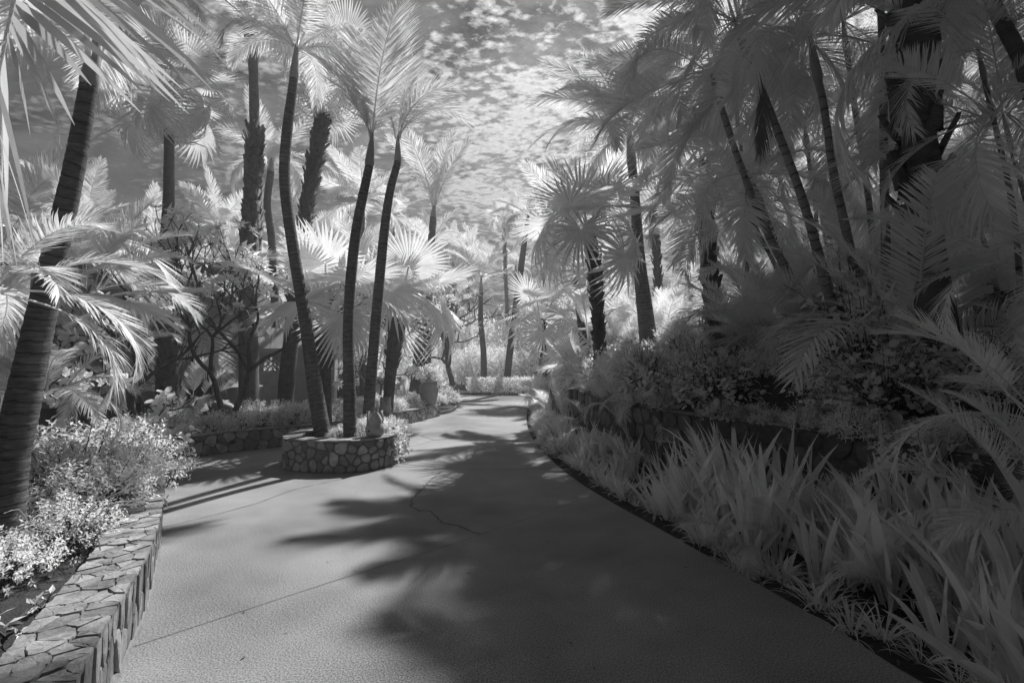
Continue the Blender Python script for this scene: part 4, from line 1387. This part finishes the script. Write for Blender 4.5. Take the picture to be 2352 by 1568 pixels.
clump('fan_clump', 'pleated fan leaf plant half sunk in the sword leaves at the right', G(2080, 1330), FAN, 5, 75, 30, 0.42, 140, az0=130)
clump('fan_clump', 'spiky fan leaves low at the bend by the wall end', D(1245, 905, 19), SPIKY, 10, 80, 0, 0.75, 141, az0=130)

for i in range(27):
    px, py, Y = rg.uniform(1660, 2380), rg.uniform(20, 560), rg.uniform(7.6, 15)
    c = D(px, py, Y)
    b = Vector((c.x + rg.uniform(-0.1, 0.9), c.y + rg.uniform(-0.3, 0.6), 0))
    b.z = hill_z(b.x, b.y) - 0.3
    if c.z < b.z + 1.2:
        continue
    md = (b + c) / 2 + Vector((rg.uniform(0.0, 0.25), 0, 0))
    palm('areca_palm', 'slender feathery areca palm fading into the shade of the right bank', [b, md, c], [0.055, 0.05, 0.042], M_CANE, FINE, 13, 72, -30, rg.uniform(0.95, 1.35), 800 + i, az0=i * 50, shaft=(0.5, 1.3), kind='cane', group='slender areca palms of the right bank')
for i, (px, py, sc) in enumerate([(1560, 1130, 0.42), (1640, 1170, 0.5), (1700, 1240, 0.42), (1850, 1230, 0.5), (1985, 1345, 0.4), (1590, 1080, 0.5), (1420, 1060, 0.45), (2200, 1420, 0.42), (1300, 985, 0.75), (1340, 1000, 0.7), (1375, 1010, 0.65), (1450, 1035, 0.62), (1530, 1060, 0.6), (1610, 1095, 0.6), (1690, 1130, 0.55), (1265, 960, 0.8)]):
    p = G(px, py)
    clump(cl, 'small feathery palm seedling standing among the sword leaves', p, FINE if i % 2 else AREC, 5 + i % 3, 82, 40, sc, 850 + i, group='palm seedlings among the sword leaves', az0=i * 77)

for i, (px, py, Y) in enumerate([(2260, 180, 5.0), (2320, 330, 5.2), (2230, 470, 5.5), (2330, 60, 5.4)]):
    c = D(px, py, Y)
    b = Vector((c.x + 0.5, c.y + 0.25, 0))
    b.z = hill_z(b.x, b.y) - 0.3
    md = (b + c) / 2 + Vector((0.12, 0, 0))
    palm('areca_palm', 'thin areca palm veiling the dark trunks of the right bank', [b, md, c], [0.045, 0.04, 0.034], M_CANE, FINE, 12, 70, -35, rg.uniform(0.8, 1.05), 900 + i, az0=i * 50 + 20, shaft=(0.4, 1.3), kind='cane', group='thin areca palms in front of the trunks')

# dead frond hanging under the leaning areca
dm = MB()
rgd = np.random.default_rng(77)
crv, _ = smooth_path([D(1745, 165, 6.4), D(1752, 215, 6.4), D(1752, 290, 6.4), D(1745, 350, 6.4)], 14)
add_frond(dm, crv - crv[0], rgd, n=40, L=0.45, wd=0.018, a0=22, a1=10, vee=5, droop=0.2, pet=0.12, rr=0.016, up=(0, 1, 0))
dd = obj('dead_frond', dm.mesh('dead_frond', M_DRY), None, crv[0])
tag(dd, 'dark dead frond hanging down beside the leaning areca cane', 'dead leaf')

# banana leaf
def paddle(name, label, base, n, L, wd, seed, az0, hi, lo):
    root = thing(name, label, 'banana plant', base)
    rng = np.random.default_rng(seed)
    for i in range(n):
        m2 = MB()
        cv = arc(L, rng.uniform(35, 70), 14)
        tube(m2, cv, np.linspace(0.03, 0.006, 14), 5, cap=False)
        T, B, N = frames(cv)
        for sg in (-1, 1):
            st = np.linspace(0.3, 1.0, 22)
            for a, b in zip(st[:-1], st[1:]):
                gp = rng.random() * 0.006
                f = lambda q: np.stack([np.interp(q * 13, np.arange(14), cv[:, k_]) for k_ in range(3)])
                w_ = lambda q: wd * math.sin(PI * min(1, ((q - 0.3) / 0.7 * 0.92 + 0.08))) ** 0.5
                k_ = int(a * 13)
                sd = sg * B[k_] * 0.9 + N[k_] * 0.25 + T[k_] * 0.28
                dr_ = rng.uniform(0.0, 0.25)
                v = [f(a), f(b - gp), f(b - gp) + sd * w_(b) * 0.6 + DOWN * dr_ * 0.04, f(a) + sd * w_(a) * 0.6, f(b - gp) + sd * w_(b) + DOWN * dr_ * 0.2, f(a) + sd * w_(a) + DOWN * dr_ * 0.2]
                m2.add(v, [(0, 1, 2, 3), (3, 2, 4, 5)], None, None, float(np.clip(rng.normal(.5, .08), 0, 1)))
        place('leaf', m2.mesh('banana_leaf', M_FAN), root, base, az0 + i * 137, hi + (lo - hi) * i / max(1, n - 1), 70 if i == 0 else rng.normal(0, 20), 1)
    return root
paddle('banana_plant', 'banana plant with one upright ribbed leaf beside the spiky fan palm', D(1352, 790, 12.5), 4, 2.0, 0.30, 5, 110, 82, 55)

# ------------------------------------------------------------------ shrubs, hedges and ground cover
def shrub_me(name, *a, material=None, **k):
    lv, st = shrub_parts(*a, **k)
    return lv.mesh(name + '_foliage', material or M_LEAF), st.mesh(name + '_stems', M_TWIG)


SH_FINE = [shrub_me('fine', 400 + i, 0.5, 0.5, 0.42, 330, 8, 0.048, 0.42, 0.13, 0.5, 0.45) for i in range(3)]
SH_MID = [shrub_me('mid', 410 + i, 0.5, 0.5, 0.45, 170, 8, 0.085, 0.40, 0.17, 0.6, 0.4) for i in range(3)]
SH_BROAD = [shrub_me('broad', 420 + i, 0.6, 0.55, 0.7, 75, 7, 0.105, 0.34, 0.30, 0.35, 0.35, material=M_BROAD, round_=True) for i in range(3)]
SH_LONG = [shrub_me('long', 430 + i, 0.5, 0.5, 0.5, 120, 9, 0.15, 0.16, 0.16, 0.8, 0.4) for i in range(2)]
SH_BIG = [shrub_me('big', 440 + i, 1.0, 1.0, 1.0, 420, 8, 0.10, 0.40, 0.24, 0.5, 0.5) for i in range(3)]


def shrub(name, label, pos, stock, sc, az=0, group=None, cat='shrub', sz=1.0):
    root = thing(name, label, cat, pos, group)
    root.rotation_euler = (0, 0, R(az))
    root.scale = (sc, sc, sc * sz)
    obj('foliage', stock[0], root)
    obj('stems', stock[1], root)
    return root


rg = np.random.default_rng(31)
# near left bed: a bright mound spilling over the wall
near = [
    ('loose bright shrub leaning over the near wall coping', (300, 1150), 5.3, 1.05, SH_FINE, 0.1),
    ('dense small leaved shrub in the middle of the near left bed', (205, 1140), 4.7, 1.15, SH_FINE, 0.1),
    ('pale shrub close beside the foot of the thick leaning trunk', (120, 1150), 4.4, 1.0, SH_FINE, 0.1),
    ('thin straggling shrub in the corner of the near left bed', (150, 1285), 3.4, 0.62, SH_FINE, 0.0),
    ('small leaved shrub at the left picture edge before the trunk', (20, 1150), 2.9, 0.50, SH_FINE, 0.3),
    ('broad leaved shrub with upright tips behind the near left bed', (160, 1040), 5.8, 0.95, SH_MID, 0.2),
    ('broad leaved shrub with upright tips nearest the end of the near wall', (275, 1045), 6.6, 0.9, SH_MID, 0.2),
    ('low grassy leaved plant at the far end of the near wall', (318, 1045), 7.4, 0.75, SH_LONG, 0.0),
    ('twiggy shrub filling the gap between the two bright mounds of the left bed', (215, 1190), 4.1, 0.85, SH_FINE, 0.1),
    ('leafy shrub close behind the coping in the middle of the near wall', (262, 1165), 4.6, 0.8, SH_MID, 0.1),
    ('long leaved plant drooping in the middle of the bright left bed', (230, 1075), 5.4, 0.8, SH_LONG, 0.1),
]
for i, (lb, (px, py), Y, sc, st, dz) in enumerate(near):
    p = D(px, py, Y)
    shrub('shrub', lb, (p.x, p.y, 0.27), st[i % len(st)], sc, i * 67, sz=1.15)
shrub('seedling', 'small white leaved seedling in the bare soil beside the near coping', (G(98, 1400, 0.27).x, G(98, 1400, 0.27).y, 0.27), shrub_me('seed', 451, 0.07, 0.07, 0.06, 4, 4, 0.055, 0.45, 0.05, 0.6, 0.3, twigs=True, material=M_LEAF), 1.0)
shrub('seedling', 'pale leaved seedling cut off by the left picture edge', (G(0, 1470, 0.27).x, G(0, 1470, 0.27).y, 0.27), shrub_me('seed', 452, 0.10, 0.10, 0.10, 6, 4, 0.06, 0.45, 0.05, 0.6, 0.3, material=M_LEAF), 1.0)

# fallen leaves and twigs on the soil of the near bed: countless
lv = MB()
P = np.column_stack([rg.uniform(-4.6, -2.5, 420), rg.uniform(1.6, 5.5, 420), np.full(420, 0.278)])
keep = np.array([np.min((PL_LEFT.p[:, 0] - p[0]) ** 2 + (PL_LEFT.p[:, 1] - p[1]) ** 2) > 0.17 for p in P]) & (P[:, 0] < np.interp(P[:, 1], PL_LEFT.p[:80, 1], PL_LEFT.p[:80, 0]))
P = P[keep]
dr = rand_dirs(rg, len(P)); dr[:, 2] *= 0.25
add_leaves(lv, P, dr, np.tile([0, 0, 1.0], (len(P), 1)) + rg.normal(0, 0.3, P.shape), rg.uniform(0.03, 0.10, len(P)), 0.35, 0.3, rg)
tag(obj('leaf_litter', lv.mesh('leaf_litter', M_DRY)), 'dry fallen leaves scattered over the near left soil', 'leaf litter', kind='stuff')
# loose twigs arching through the near bed
for i in range(14):
    pass
tw = MB()
for i in range(34):
    a = D(rg.uniform(20, 250), rg.uniform(1270, 1330), rg.uniform(3.0, 4.2))
    a.z = 0.27
    az = rg.uniform(0, 2 * PI)
    ln_ = rg.uniform(0.4, 0.9)
    e = a + Vector((math.cos(az) * ln_ * 0.7, math.sin(az) * ln_ * 0.7, ln_ * rg.uniform(0.3, 0.8)))
    mid = (a + e) / 2 + Vector((0, 0, 0.15))
    q, _ = smooth_path([a, mid, e], 8)
    tube(tw, q, np.linspace(0.006, 0.002, 8), 4, cap=False)
tag(obj('bare_stems', tw.mesh('bare_stems', M_LTWIG)), 'tangle of thin pale bare stems in the near left bed', 'stems', kind='stuff')

# ground cover above the back wall
for i in range(46):
    s = rg.uniform(0.8, PL_BACK.L - 0.6)
    off = -rg.uniform(0.35, 2.2)
    x, n_ = PL_BACK.at(np.array([s]), off)
    sunny = x[0, 1] > 11.5
    st = (SH_FINE if i % 3 else SH_MID)[i % 3]
    shrub('ground_cover', 'knee high bushy ground cover along the top of the low rubble wall', (x[0, 0], x[0, 1], 0.30), st, rg.uniform(0.55, 0.95), i * 51, 'ground cover shrubs above the low rubble wall', sz=rg.uniform(0.8, 1.2))
# island foliage
for lb, x, y, sc in [('bright clipped foliage filling the middle of the island planter', -2.65, 8.3, 0.62), ('bright foliage behind the carved bud in the island planter', -2.40, 8.15, 0.66),
                     ('foliage tumbling over the right side of the island planter', -2.22, 8.55, 0.60), ('bright foliage round the rear palm of the island planter', -2.85, 9.1, 0.62), ('thin foliage between the two front palms of the island planter', -3.0, 8.0, 0.42)]:
    shrub('shrub', lb, (x, y, 0.40), SH_FINE[int(sc * 100) % 3], sc, sc * 900)
lv = MB()
P = np.column_stack([-2.03 + rg.normal(0, 0.05, 380), rg.uniform(7.75, 8.5, 380), rg.uniform(0.08, 0.62, 380)])
P[:, 0] += 0.03 + 0.05 * rg.random(380)
add_leaves(lv, P, rand_dirs(rg, 380) + np.array([0.5, -0.5, -0.3]), rand_dirs(rg, 380) + np.array([0.5, -0.6, 0.6]), rg.uniform(0.05, 0.09, 380), 0.45, 0.15, rg)
tr_ = obj('trailing_vine', lv.mesh('foliage', M_LEAF))
tag(tr_, 'trailing vine hanging down the right side of the island planter', 'vine')

# round the urn and the far hedge
for lb, px, py, Y, sc, st in [('bright rounded bush right of the clay urn', 1022, 915, 18.5, 1.2, SH_FINE[0]), ('low bush at the kerb right of the clay urn', 1000, 925, 17.6, 0.95, SH_FINE[1]),
                              ('bright spreading bush left of the clay urn', 925, 920, 15.4, 1.25, SH_FINE[2]), ('second bright bush left of the clay urn', 900, 935, 14.2, 1.0, SH_FINE[0]), ('leafy bush in front of the box planter', 880, 915, 16.5, 1.0, SH_MID[1])]:
    p = D(px, py, Y)
    shrub('shrub', lb, (p.x, p.y, 0.25), st, sc, px)
hd = MB()
hs = MB()
n = 5200
hx = rg.uniform(-2.9, 1.7, n)
hyy = 29.8 + rg.uniform(-0.5, 1.6, n)
hzz = 0.15 + 0.95 * rg.random(n) ** 0.6 + 0.10 * np.sin(hx * 5) * np.cos(hyy * 4)
sp = np.where(rg.random(n) < 0.5)[0]
hyy[sp] = 29.3 + rg.normal(0, 0.07, len(sp))
hzz[sp] = rg.uniform(0.25, 1.1, len(sp))
add_leaves(hd, np.column_stack([hx, hyy, hzz]), rand_dirs(rg, n, 0.6), rand_dirs(rg, n, 0.9), rg.uniform(0.10, 0.17, n), 0.5, 0.15, rg)
hroot = thing('hedge', 'clipped bright hedge across the far end of the drive', 'hedge', (-0.6, 29.8, 0))
o = obj('foliage', hd.mesh('hedge_foliage', M_LEAF), hroot); o.location = -hroot.location
for x in np.linspace(-2.8, 1.6, 26):
    q = [(x, 29.5, -0.05), (x + rg.normal(0, .1), 29.5 + rg.normal(0, .1), 0.4), (x + rg.normal(0, .2), 29.7, 0.8)]
    tube(hs, q, [0.02, 0.015, 0.01], 5, cap=False)
o = obj('stems', hs.mesh('hedge_stems', M_TWIG), hroot); o.location = -hroot.location
for lb, px, Y, sc in [('airy sunlit tree shrub behind the left part of the far hedge', 1085, 33, 2.3), ('airy sunlit tree shrub behind the middle of the far hedge', 1150, 34, 2.4), ('airy sunlit tree shrub behind the right end of the far hedge', 1225, 33, 2.2)]:
    p = D(px, 870, Y)
    shrub('tree_shrub', lb, (p.x, p.y, 0.6), SH_BIG[px % 3], sc * 0.8, px, sz=1.2)

# ------------------------------------------------------------------ right bed: sword leaves, tufts, shrubs
SW = [blade_mesh('sword_clump', 500 + i, 9 + 3 * (i % 4), 0.95, 0.056, (3, 22 + 8 * (i % 3)), 0.25 + 0.3 * (i % 2), rag=0.5) for i in range(7)]
SWS = [blade_mesh('sword_clump_small', 520 + i, 9, 0.6, 0.06, (5, 32), 0.5) for i in range(3)]
rg = np.random.default_rng(44)
es = np.concatenate([[0], np.cumsum(np.linalg.norm(np.diff(e_s, axis=0), axis=1))])
def edge_at(s, off):
    i_ = np.interp(s, es, np.arange(len(es)))
    k_ = min(len(es) - 2, int(i_))
    p = e_s[k_] + (e_s[k_ + 1] - e_s[k_]) * (i_ - k_)
    t = unit(e_s[k_ + 1] - e_s[k_])
    return p[0] + t[1] * off, p[1] - t[0] * off


n_sw = 0
tries = 0
placed = []
while n_sw < 150 and tries < 3000:
    tries += 1
    s = es[-1] * rg.random() ** 1.0
    if s < 3.6:
        continue
    off = rg.uniform(0.30, 1.55)
    x, y = edge_at(s, off)
    if y > 13.5 or y < 1.3:
        continue
    # keep off the retaining wall
    j = np.argmin((PR_WALL.p[:, 0] - x) ** 2 + (PR_WALL.p[:, 1] - y) ** 2)
    if (np.array([x, y]) - PR_WALL.p[j]) @ PR_WALL.n[j] > -0.22:
        continue
    if math.sin(x * 4.1 + y * 2.3) * math.sin(y * 3.3 - x) < -0.45:
        continue
    if any((x - a) ** 2 + (y - b) ** 2 < 0.024 for a, b in placed):
        continue
    placed.append((x, y))
    sc = 1.2 * rg.uniform(0.5, 1.15) * (0.75 + 0.35 * min(1, (off - 0.3) / 0.8)) * (0.8 if y > 6 else 1.0)
    o = obj('sword_plant', (SW if off > 0.5 else SWS)[n_sw % (7 if off > 0.5 else 3)], None, (x, y, -0.06))
    o.rotation_euler = (0, 0, rg.uniform(0, 6.28))
    o.scale = (sc, sc, sc)
    tag(o, 'clump of tall sword shaped leaves in the shaded bed right of the drive', 'sword plant', 'sword leaved plants right of the drive')
    n_sw += 1
for lb, px, py, az, n_ in [('sword leaf plant with two blades reaching left over the bed edge', 2330, 1470, 150, 0), ('sword leaf plant leaning toward the drive at the bottom right', 2330, 1560, 160, 1)]:
    p = G(px, py)
    o = obj('sword_plant', blade_mesh('sword_lean', 540 + n_, 7, 1.0, 0.10, (35, 62), 0.35), None, (p.x, p.y, -0.06))
    tag(o, lb, 'sword plant')

TU = [blade_mesh('tuft', 560 + i, 34, 0.34, 0.013, (15, 70), 1.2, M_LEAF, 0.05) for i in range(4)]
gm = MB()
for i in range(330):
    s = rg.uniform(2.6, es[-1])
    off = 0.10 + abs(rg.normal(0, 0.16)) + (0.15 if s > 8 else 0.0) + rg.random() * 0.12
    x, y = edge_at(s, off)
    if y < 0.9:
        continue
    src = TU[i % 4]
    co = np.zeros(len(src.vertices) * 3)
    src.vertices.foreach_get('co', co)
    co = co.reshape(-1, 3)
    q = np.zeros(len(src.polygons) * 4, int)
    src.polygons.foreach_get('vertices', q)
    a, sc = rg.uniform(0, 6.28), rg.uniform(0.55, 1.1) * (1.0 if y < 8 else 1.3)
    c_, s_ = math.cos(a), math.sin(a)
    v = np.stack([co[:, 0] * c_ - co[:, 1] * s_, co[:, 0] * s_ + co[:, 1] * c_, co[:, 2] * 0.9], 1) * sc + np.array([x, y, -0.06])
    gm.add(v, q.reshape(-1, 4), None, None, float(np.clip(rg.normal(0.5, 0.15), 0, 1)))
tag(obj('border_grass', gm.mesh('border_grass', M_LEAF)), 'thin arching border grass along the right edge of the drive', 'grass', kind='stuff')
lv = MB()
n = 1500
ss = rg.uniform(1.5, es[-1], n)
P = np.array([edge_at(s, o_) for s, o_ in zip(ss, rg.uniform(0.02, 1.5, n))])
P = np.column_stack([P, np.full(n, -0.052)])
dr = rand_dirs(rg, n); dr[:, 2] *= 0.3
add_leaves(lv, P, dr, np.tile([0, 0, 1.0], (n, 1)) + rg.normal(0, 0.4, P.shape), rg.uniform(0.02, 0.07, n), 0.35, 0.3, rg)
tag(obj('leaf_litter', lv.mesh('leaf_litter', M_DRY)), 'dry fallen leaves scattered over the soil right of the drive', 'leaf litter', kind='stuff')
lv = MB()
n = 150
ss = rg.uniform(1.5, es[-1] - 4, n)
P = np.array([edge_at(s, -abs(rg.normal(0, 0.35)) - 0.02) for s in ss])
P2 = np.column_stack([rg.uniform(-2.2, 1.0, 60), rg.uniform(1.8, 9, 60)])
P = np.concatenate([P, P2])
P = np.column_stack([P, np.full(len(P), 0.006)])
dr = rand_dirs(rg, len(P)); dr[:, 2] *= 0.15
add_leaves(lv, P, dr, np.tile([0, 0, 1.0], (len(P), 1)) + rg.normal(0, 0.2, P.shape), rg.uniform(0.012, 0.05, len(P)), 0.35, 0.2, rg)
tag(obj('leaf_litter', lv.mesh('leaf_litter', M_DRY)), 'small dry leaf scraps lying on the concrete drive', 'leaf litter', kind='stuff')
# far part of the right bed: bushy ground cover
for i in range(16):
    s = rg.uniform(9.5, es[-1] - 7)
    x, y = edge_at(s, rg.uniform(0.3, 0.6))
    if y < 8.5 or y > 24:
        continue
    shrub('ground_cover', 'bushy pale ground cover at the foot of the wall near the bend', (x, y, -0.06), SH_FINE[i % 3], rg.uniform(0.5, 0.85), i * 77, 'ground cover right of the drive near the bend')

# shrubs on top of the retaining wall
wt = [('fine leaved mound spilling over the wall behind the sword leaves', 1840, 960, 5.9, 0.9, SH_FINE[0]), ('fine leaved mound on the wall left of the round leaved shrub', 1700, 930, 6.7, 0.8, SH_FINE[1]),
      ('round leaved shrub reaching out over the wall at the right', 2080, 960, 4.9, 0.95, SH_BROAD[0]), ('round leaved shrub above the wall close to the massive trunk', 1990, 830, 5.4, 1.05, SH_BROAD[1]),
      ('round leaved shrub hanging low in front of the wall at the right', 2130, 1080, 4.0, 0.62, SH_BROAD[2]), ('leafy shrub on the wall below the areca canes', 1800, 860, 7.0, 1.0, SH_MID[0]),
      ('narrow leaved shrub on the wall right of the coconut palm', 1590, 860, 8.0, 1.1, SH_LONG[0]), ('narrow leaved shrub spilling over the wall at the bend', 1420, 870, 10.5, 1.1, SH_LONG[1]),
      ('bushy shrub on the far end of the retaining wall', 1330, 870, 14, 1.3, SH_MID[2]), ('tall round leaved shrub in the shade behind the massive trunk', 1950, 720, 6.6, 1.2, SH_BROAD[0]), ('dim leafy shrub at the right picture edge above the wall', 2260, 850, 4.4, 0.9, SH_MID[1])]
for i, (lb, px, py, Y, sc, st) in enumerate(wt):
    p = D(px, py, Y)
    z = p.z - 0.28 * sc
    shrub('shrub', lb, (p.x, p.y, z), st, sc, i * 83)
for i in range(96):
    s = rg.uniform(1.5, PR_WALL.L - 1)
    x, n_ = PR_WALL.at(np.array([s]), rg.uniform(0.30, 0.9) if i % 2 else rg.uniform(0.6, 2.6))
    x = x[0]
    st = [SH_FINE[i % 3], SH_MID[i % 3], SH_LONG[i % 2], SH_BROAD[i % 3]][i % 4]
    shrub('bank_shrub', 'leafy low shrub covering the shaded bank above the retaining wall', (x[0], x[1], hill_z(x[0], x[1]) - 0.05), st, rg.uniform(0.5, 0.95), i * 61, 'low shrubs on the shaded bank')
for i in range(44):
    s = rg.uniform(2.0, PR_WALL.L - 1.5)
    x, n_ = PR_WALL.at(np.array([s]), rg.uniform(0.02, 0.30))
    x = x[0]
    shrub('trailing_shrub', 'fine leaved trailing plant tumbling over the coping of the retaining wall', (x[0], x[1], float(wall_top(x[1])) - 0.06), [SH_FINE[i % 3], SH_LONG[i % 2], SH_FINE[i % 3], SH_MID[i % 3]][i % 4], rg.uniform(0.32, 0.6), i * 61, 'trailing plants along the retaining wall')
st_ = MB()
p = D(1694, 870, 6.9)
tube(st_, [(0, 0, -0.3), (0, 0, 0.35), (0, 0, 0.36), (0, 0, 0.50)], [0.018, 0.018, 0.028, 0.028], 10)
so = obj('garden_stake', st_.mesh('garden_stake', M_DARK), None, p)
tag(so, 'thin dark upright light stake among the plants on the wall', 'stake')

# ------------------------------------------------------------------ broad leaved trees on the left
def limbed(name, label, base, dirs, length, rad, depth, seed, leaf, per, cat='tree', asp=0.3, spread=40, shrink=0.76, upb=0.12, rosette=True, drop=0.25, material=None, wig=0.14, round_=False):
    root = thing(name, label, cat, base)
    rng = np.random.default_rng(seed)
    tb, lv, tips = MB(), MB(), []
    for d_ in dirs:
        limb_tree(tb, rng, (0, 0, -0.1), d_, length, rad, depth, tips, spread, shrink, wig, upb)
    obj('trunk', tb.mesh('trunk', M_DARKBARK, True), root)
    P, Dd, Nn = [], [], []
    for p, d_ in tips:
        if rng.random() < drop:
            continue
        e1 = unit(np.cross(d_, [0.3, 0.2, 0.9]))
        e2 = np.cross(d_, e1)
        for k_ in range(per):
            ph = k_ * 2.4 + rng.normal(0, 0.3)
            o_ = e1 * math.cos(ph) + e2 * math.sin(ph)
            P.append(p + d_ * rng.uniform(-0.10, 0.03))
            Dd.append(unit(o_ + d_ * rng.uniform(0.1, 0.9) + DOWN * 0.15))
            Nn.append(d_ + rng.normal(0, 0.3, 3))
    add_leaves(lv, np.array(P), np.array(Dd), np.array(Nn), leaf * rng.uniform(0.6, 1.2, len(P)), asp, 0.10, rng, round_)
    obj('crown', lv.mesh('crown', material or M_LEAF), root)
    return root


b = D(520, 965, 10.3)
limbed('frangipani_tree', 'bare branched frangipani tree with leaf rosettes in front of the villa', (b.x, b.y, 0.3), [(0.40, 0.1, 1.0), (-0.25, -0.1, 1.0)], 1.45, 0.07, 5, 7, 0.24, 11, spread=40, shrink=0.74, upb=0.30, drop=0.12)
b = D(330, 960, 9.0)
limbed('broad_leaf_tree', 'small spreading tree with round pale leaves left of the fan palm', (b.x, b.y, 0.3), [(0.2, 0.1, 1.0), (-0.3, 0.1, 1.0)], 1.1, 0.06, 4, 8, 0.17, 10, asp=0.30, spread=48, upb=0.05, drop=0.1, round_=True)
b = D(170, 930, 6.4)
limbed('broad_leaf_tree', 'low spreading sapling with round leaves behind the thick leaning trunk', (b.x, b.y, 0.3), [(0.5, 0.0, 0.8), (-0.1, 0.2, 1.0)], 0.55, 0.03, 4, 9, 0.13, 8, asp=0.30, spread=42, upb=0.03, drop=0.1, round_=True)
b = D(870, 880, 15.5)
limbed('broad_leaf_tree', 'bushy tree with drooping pale leaf clusters behind the short fan palm', (b.x, b.y, 0.3), [(0.2, 0.1, 1.0), (-0.3, 0.1, 1.0)], 0.9, 0.05, 4, 10, 0.24, 10, asp=0.28, upb=0.05, drop=0.0)
b = D(1045, 890, 25)
limbed('broad_leaf_tree', 'dark trunked leafy tree behind the bush right of the urn', (b.x, b.y, 0.1), [(-0.2, 0.1, 1.0), (0.1, 0.1, 1.0)], 1.9, 0.16, 5, 11, 0.26, 10, asp=0.35, upb=0.12, drop=0.0)

# ------------------------------------------------------------------ what closes the view: far palms and trees
rg = np.random.default_rng(90)
far = [(1157, 500, 48, 9), (1075, 575, 50, 8), (1185, 610, 54, 8), (1240, 570, 50, 7), (1040, 560, 52, 9), (900, 500, 30, 8), (760, 560, 30, 8), (500, 520, 26, 8), (545, 560, 30, 7), (460, 600, 28, 7), (1330, 500, 44, 8),
       (1390, 430, 26, 8), (1500, 480, 22, 8), (1600, 430, 24, 8), (700, 600, 34, 7), (960, 590, 46, 8), (350, 560, 24, 7), (200, 520, 22, 7), (60, 560, 20, 8), (1700, 480, 20, 8), (1830, 420, 18, 8), (2000, 430, 17, 8), (2200, 350, 16, 8), (830, 600, 24, 6)]
for i, (px, py, Y, _) in enumerate(far):
    c = D(px, py, Y)
    zb = 0.2 if c.x < 1 else hill_z(c.x, min(Y, 59))
    fan = i % 3 == 0
    a, e = Vector((c.x + rg.normal(0, 0.5), c.y, zb - 0.3)), c
    md = (a + e) / 2 + Vector((rg.normal(0, 0.25), 0, 0))
    palm('far_palm', 'palm fading into the bright haze beyond the gardens', [a, md, e], [0.2, 0.16, 0.15], M_BOOT if fan else M_COCO, FAN if fan else COCO, 15, 80, -45 if fan else -25, 1.3, 600 + i, az0=40 * i,
         kind='boot' if fan else 'ring', boots=dict(dens=26, size=0.22, f0=0.3, out=0.4) if fan else None, group='palms beyond the gardens', ring=0.14)
for i in range(46):
    if i < 22:
        px, Y = rg.uniform(-200, 1180), rg.uniform(22, 44)
        c = D(px, 860, Y)
        if c.x > -4.5 and Y < 33:
            continue
        zb = 0.2
    else:
        px, Y = rg.uniform(1180, 2500), rg.uniform(16, 46)
        c = D(px, 860, Y)
        if Y < 31 and c.x < 3:
            continue
        zb = hill_z(c.x, Y)
    sc = rg.uniform(1.3, 2.6)
    shrub('far_tree', 'soft leafy tree filling in behind the palms', (c.x, c.y, zb), SH_BIG[i % 3], sc, i * 47, 'leafy trees behind the palms', 'tree', sz=rg.uniform(1.0, 1.6))
for i in range(14):
    c = D(rg.uniform(930, 1330), 860, rg.uniform(42, 52))
    shrub('far_tree', 'soft leafy tree filling in behind the palms', (c.x, c.y, 0.2 if c.x < 2 else hill_z(c.x, c.y)), SH_BIG[i % 3], rg.uniform(2.4, 3.8), i * 71, 'leafy trees behind the palms', 'tree', sz=rg.uniform(1.3, 2.0))
for i in range(16):
    px, Y = rg.uniform(-250, 560), rg.uniform(16.5, 24)
    c = D(px, 860, Y)
    clump('areca_clump', 'pale feather palm beyond the villa on the left', (c.x, c.y, 0.3 + (3.0 if px < 560 and Y < 19 else 0)), AREC, 13, 85, 0, rg.uniform(1.4, 2.4), 700 + i, group='feather palms beyond the villa')

# ------------------------------------------------------------------ haze: bright damp air
hz_m, n = mat('haze')
pv = n.n('ShaderNodeVolumePrincipled')
pv.inputs['Color'].default_value = (1, 1, 1, 1)
pv.inputs['Density'].default_value = 0.0028
pv.inputs['Anisotropy'].default_value = 0.35
n.put(n.n('ShaderNodeOutputMaterial').inputs['Volume'], pv.outputs[0])
mb = MB()
box(mb, (-48, -9, -1.1), (48, 62, 19.5))
ho = obj('haze', mb.mesh('haze', hz_m))
ho['kind'] = 'stuff'
tag(ho, 'thin bright haze in the air over the whole garden', 'haze', kind='stuff')
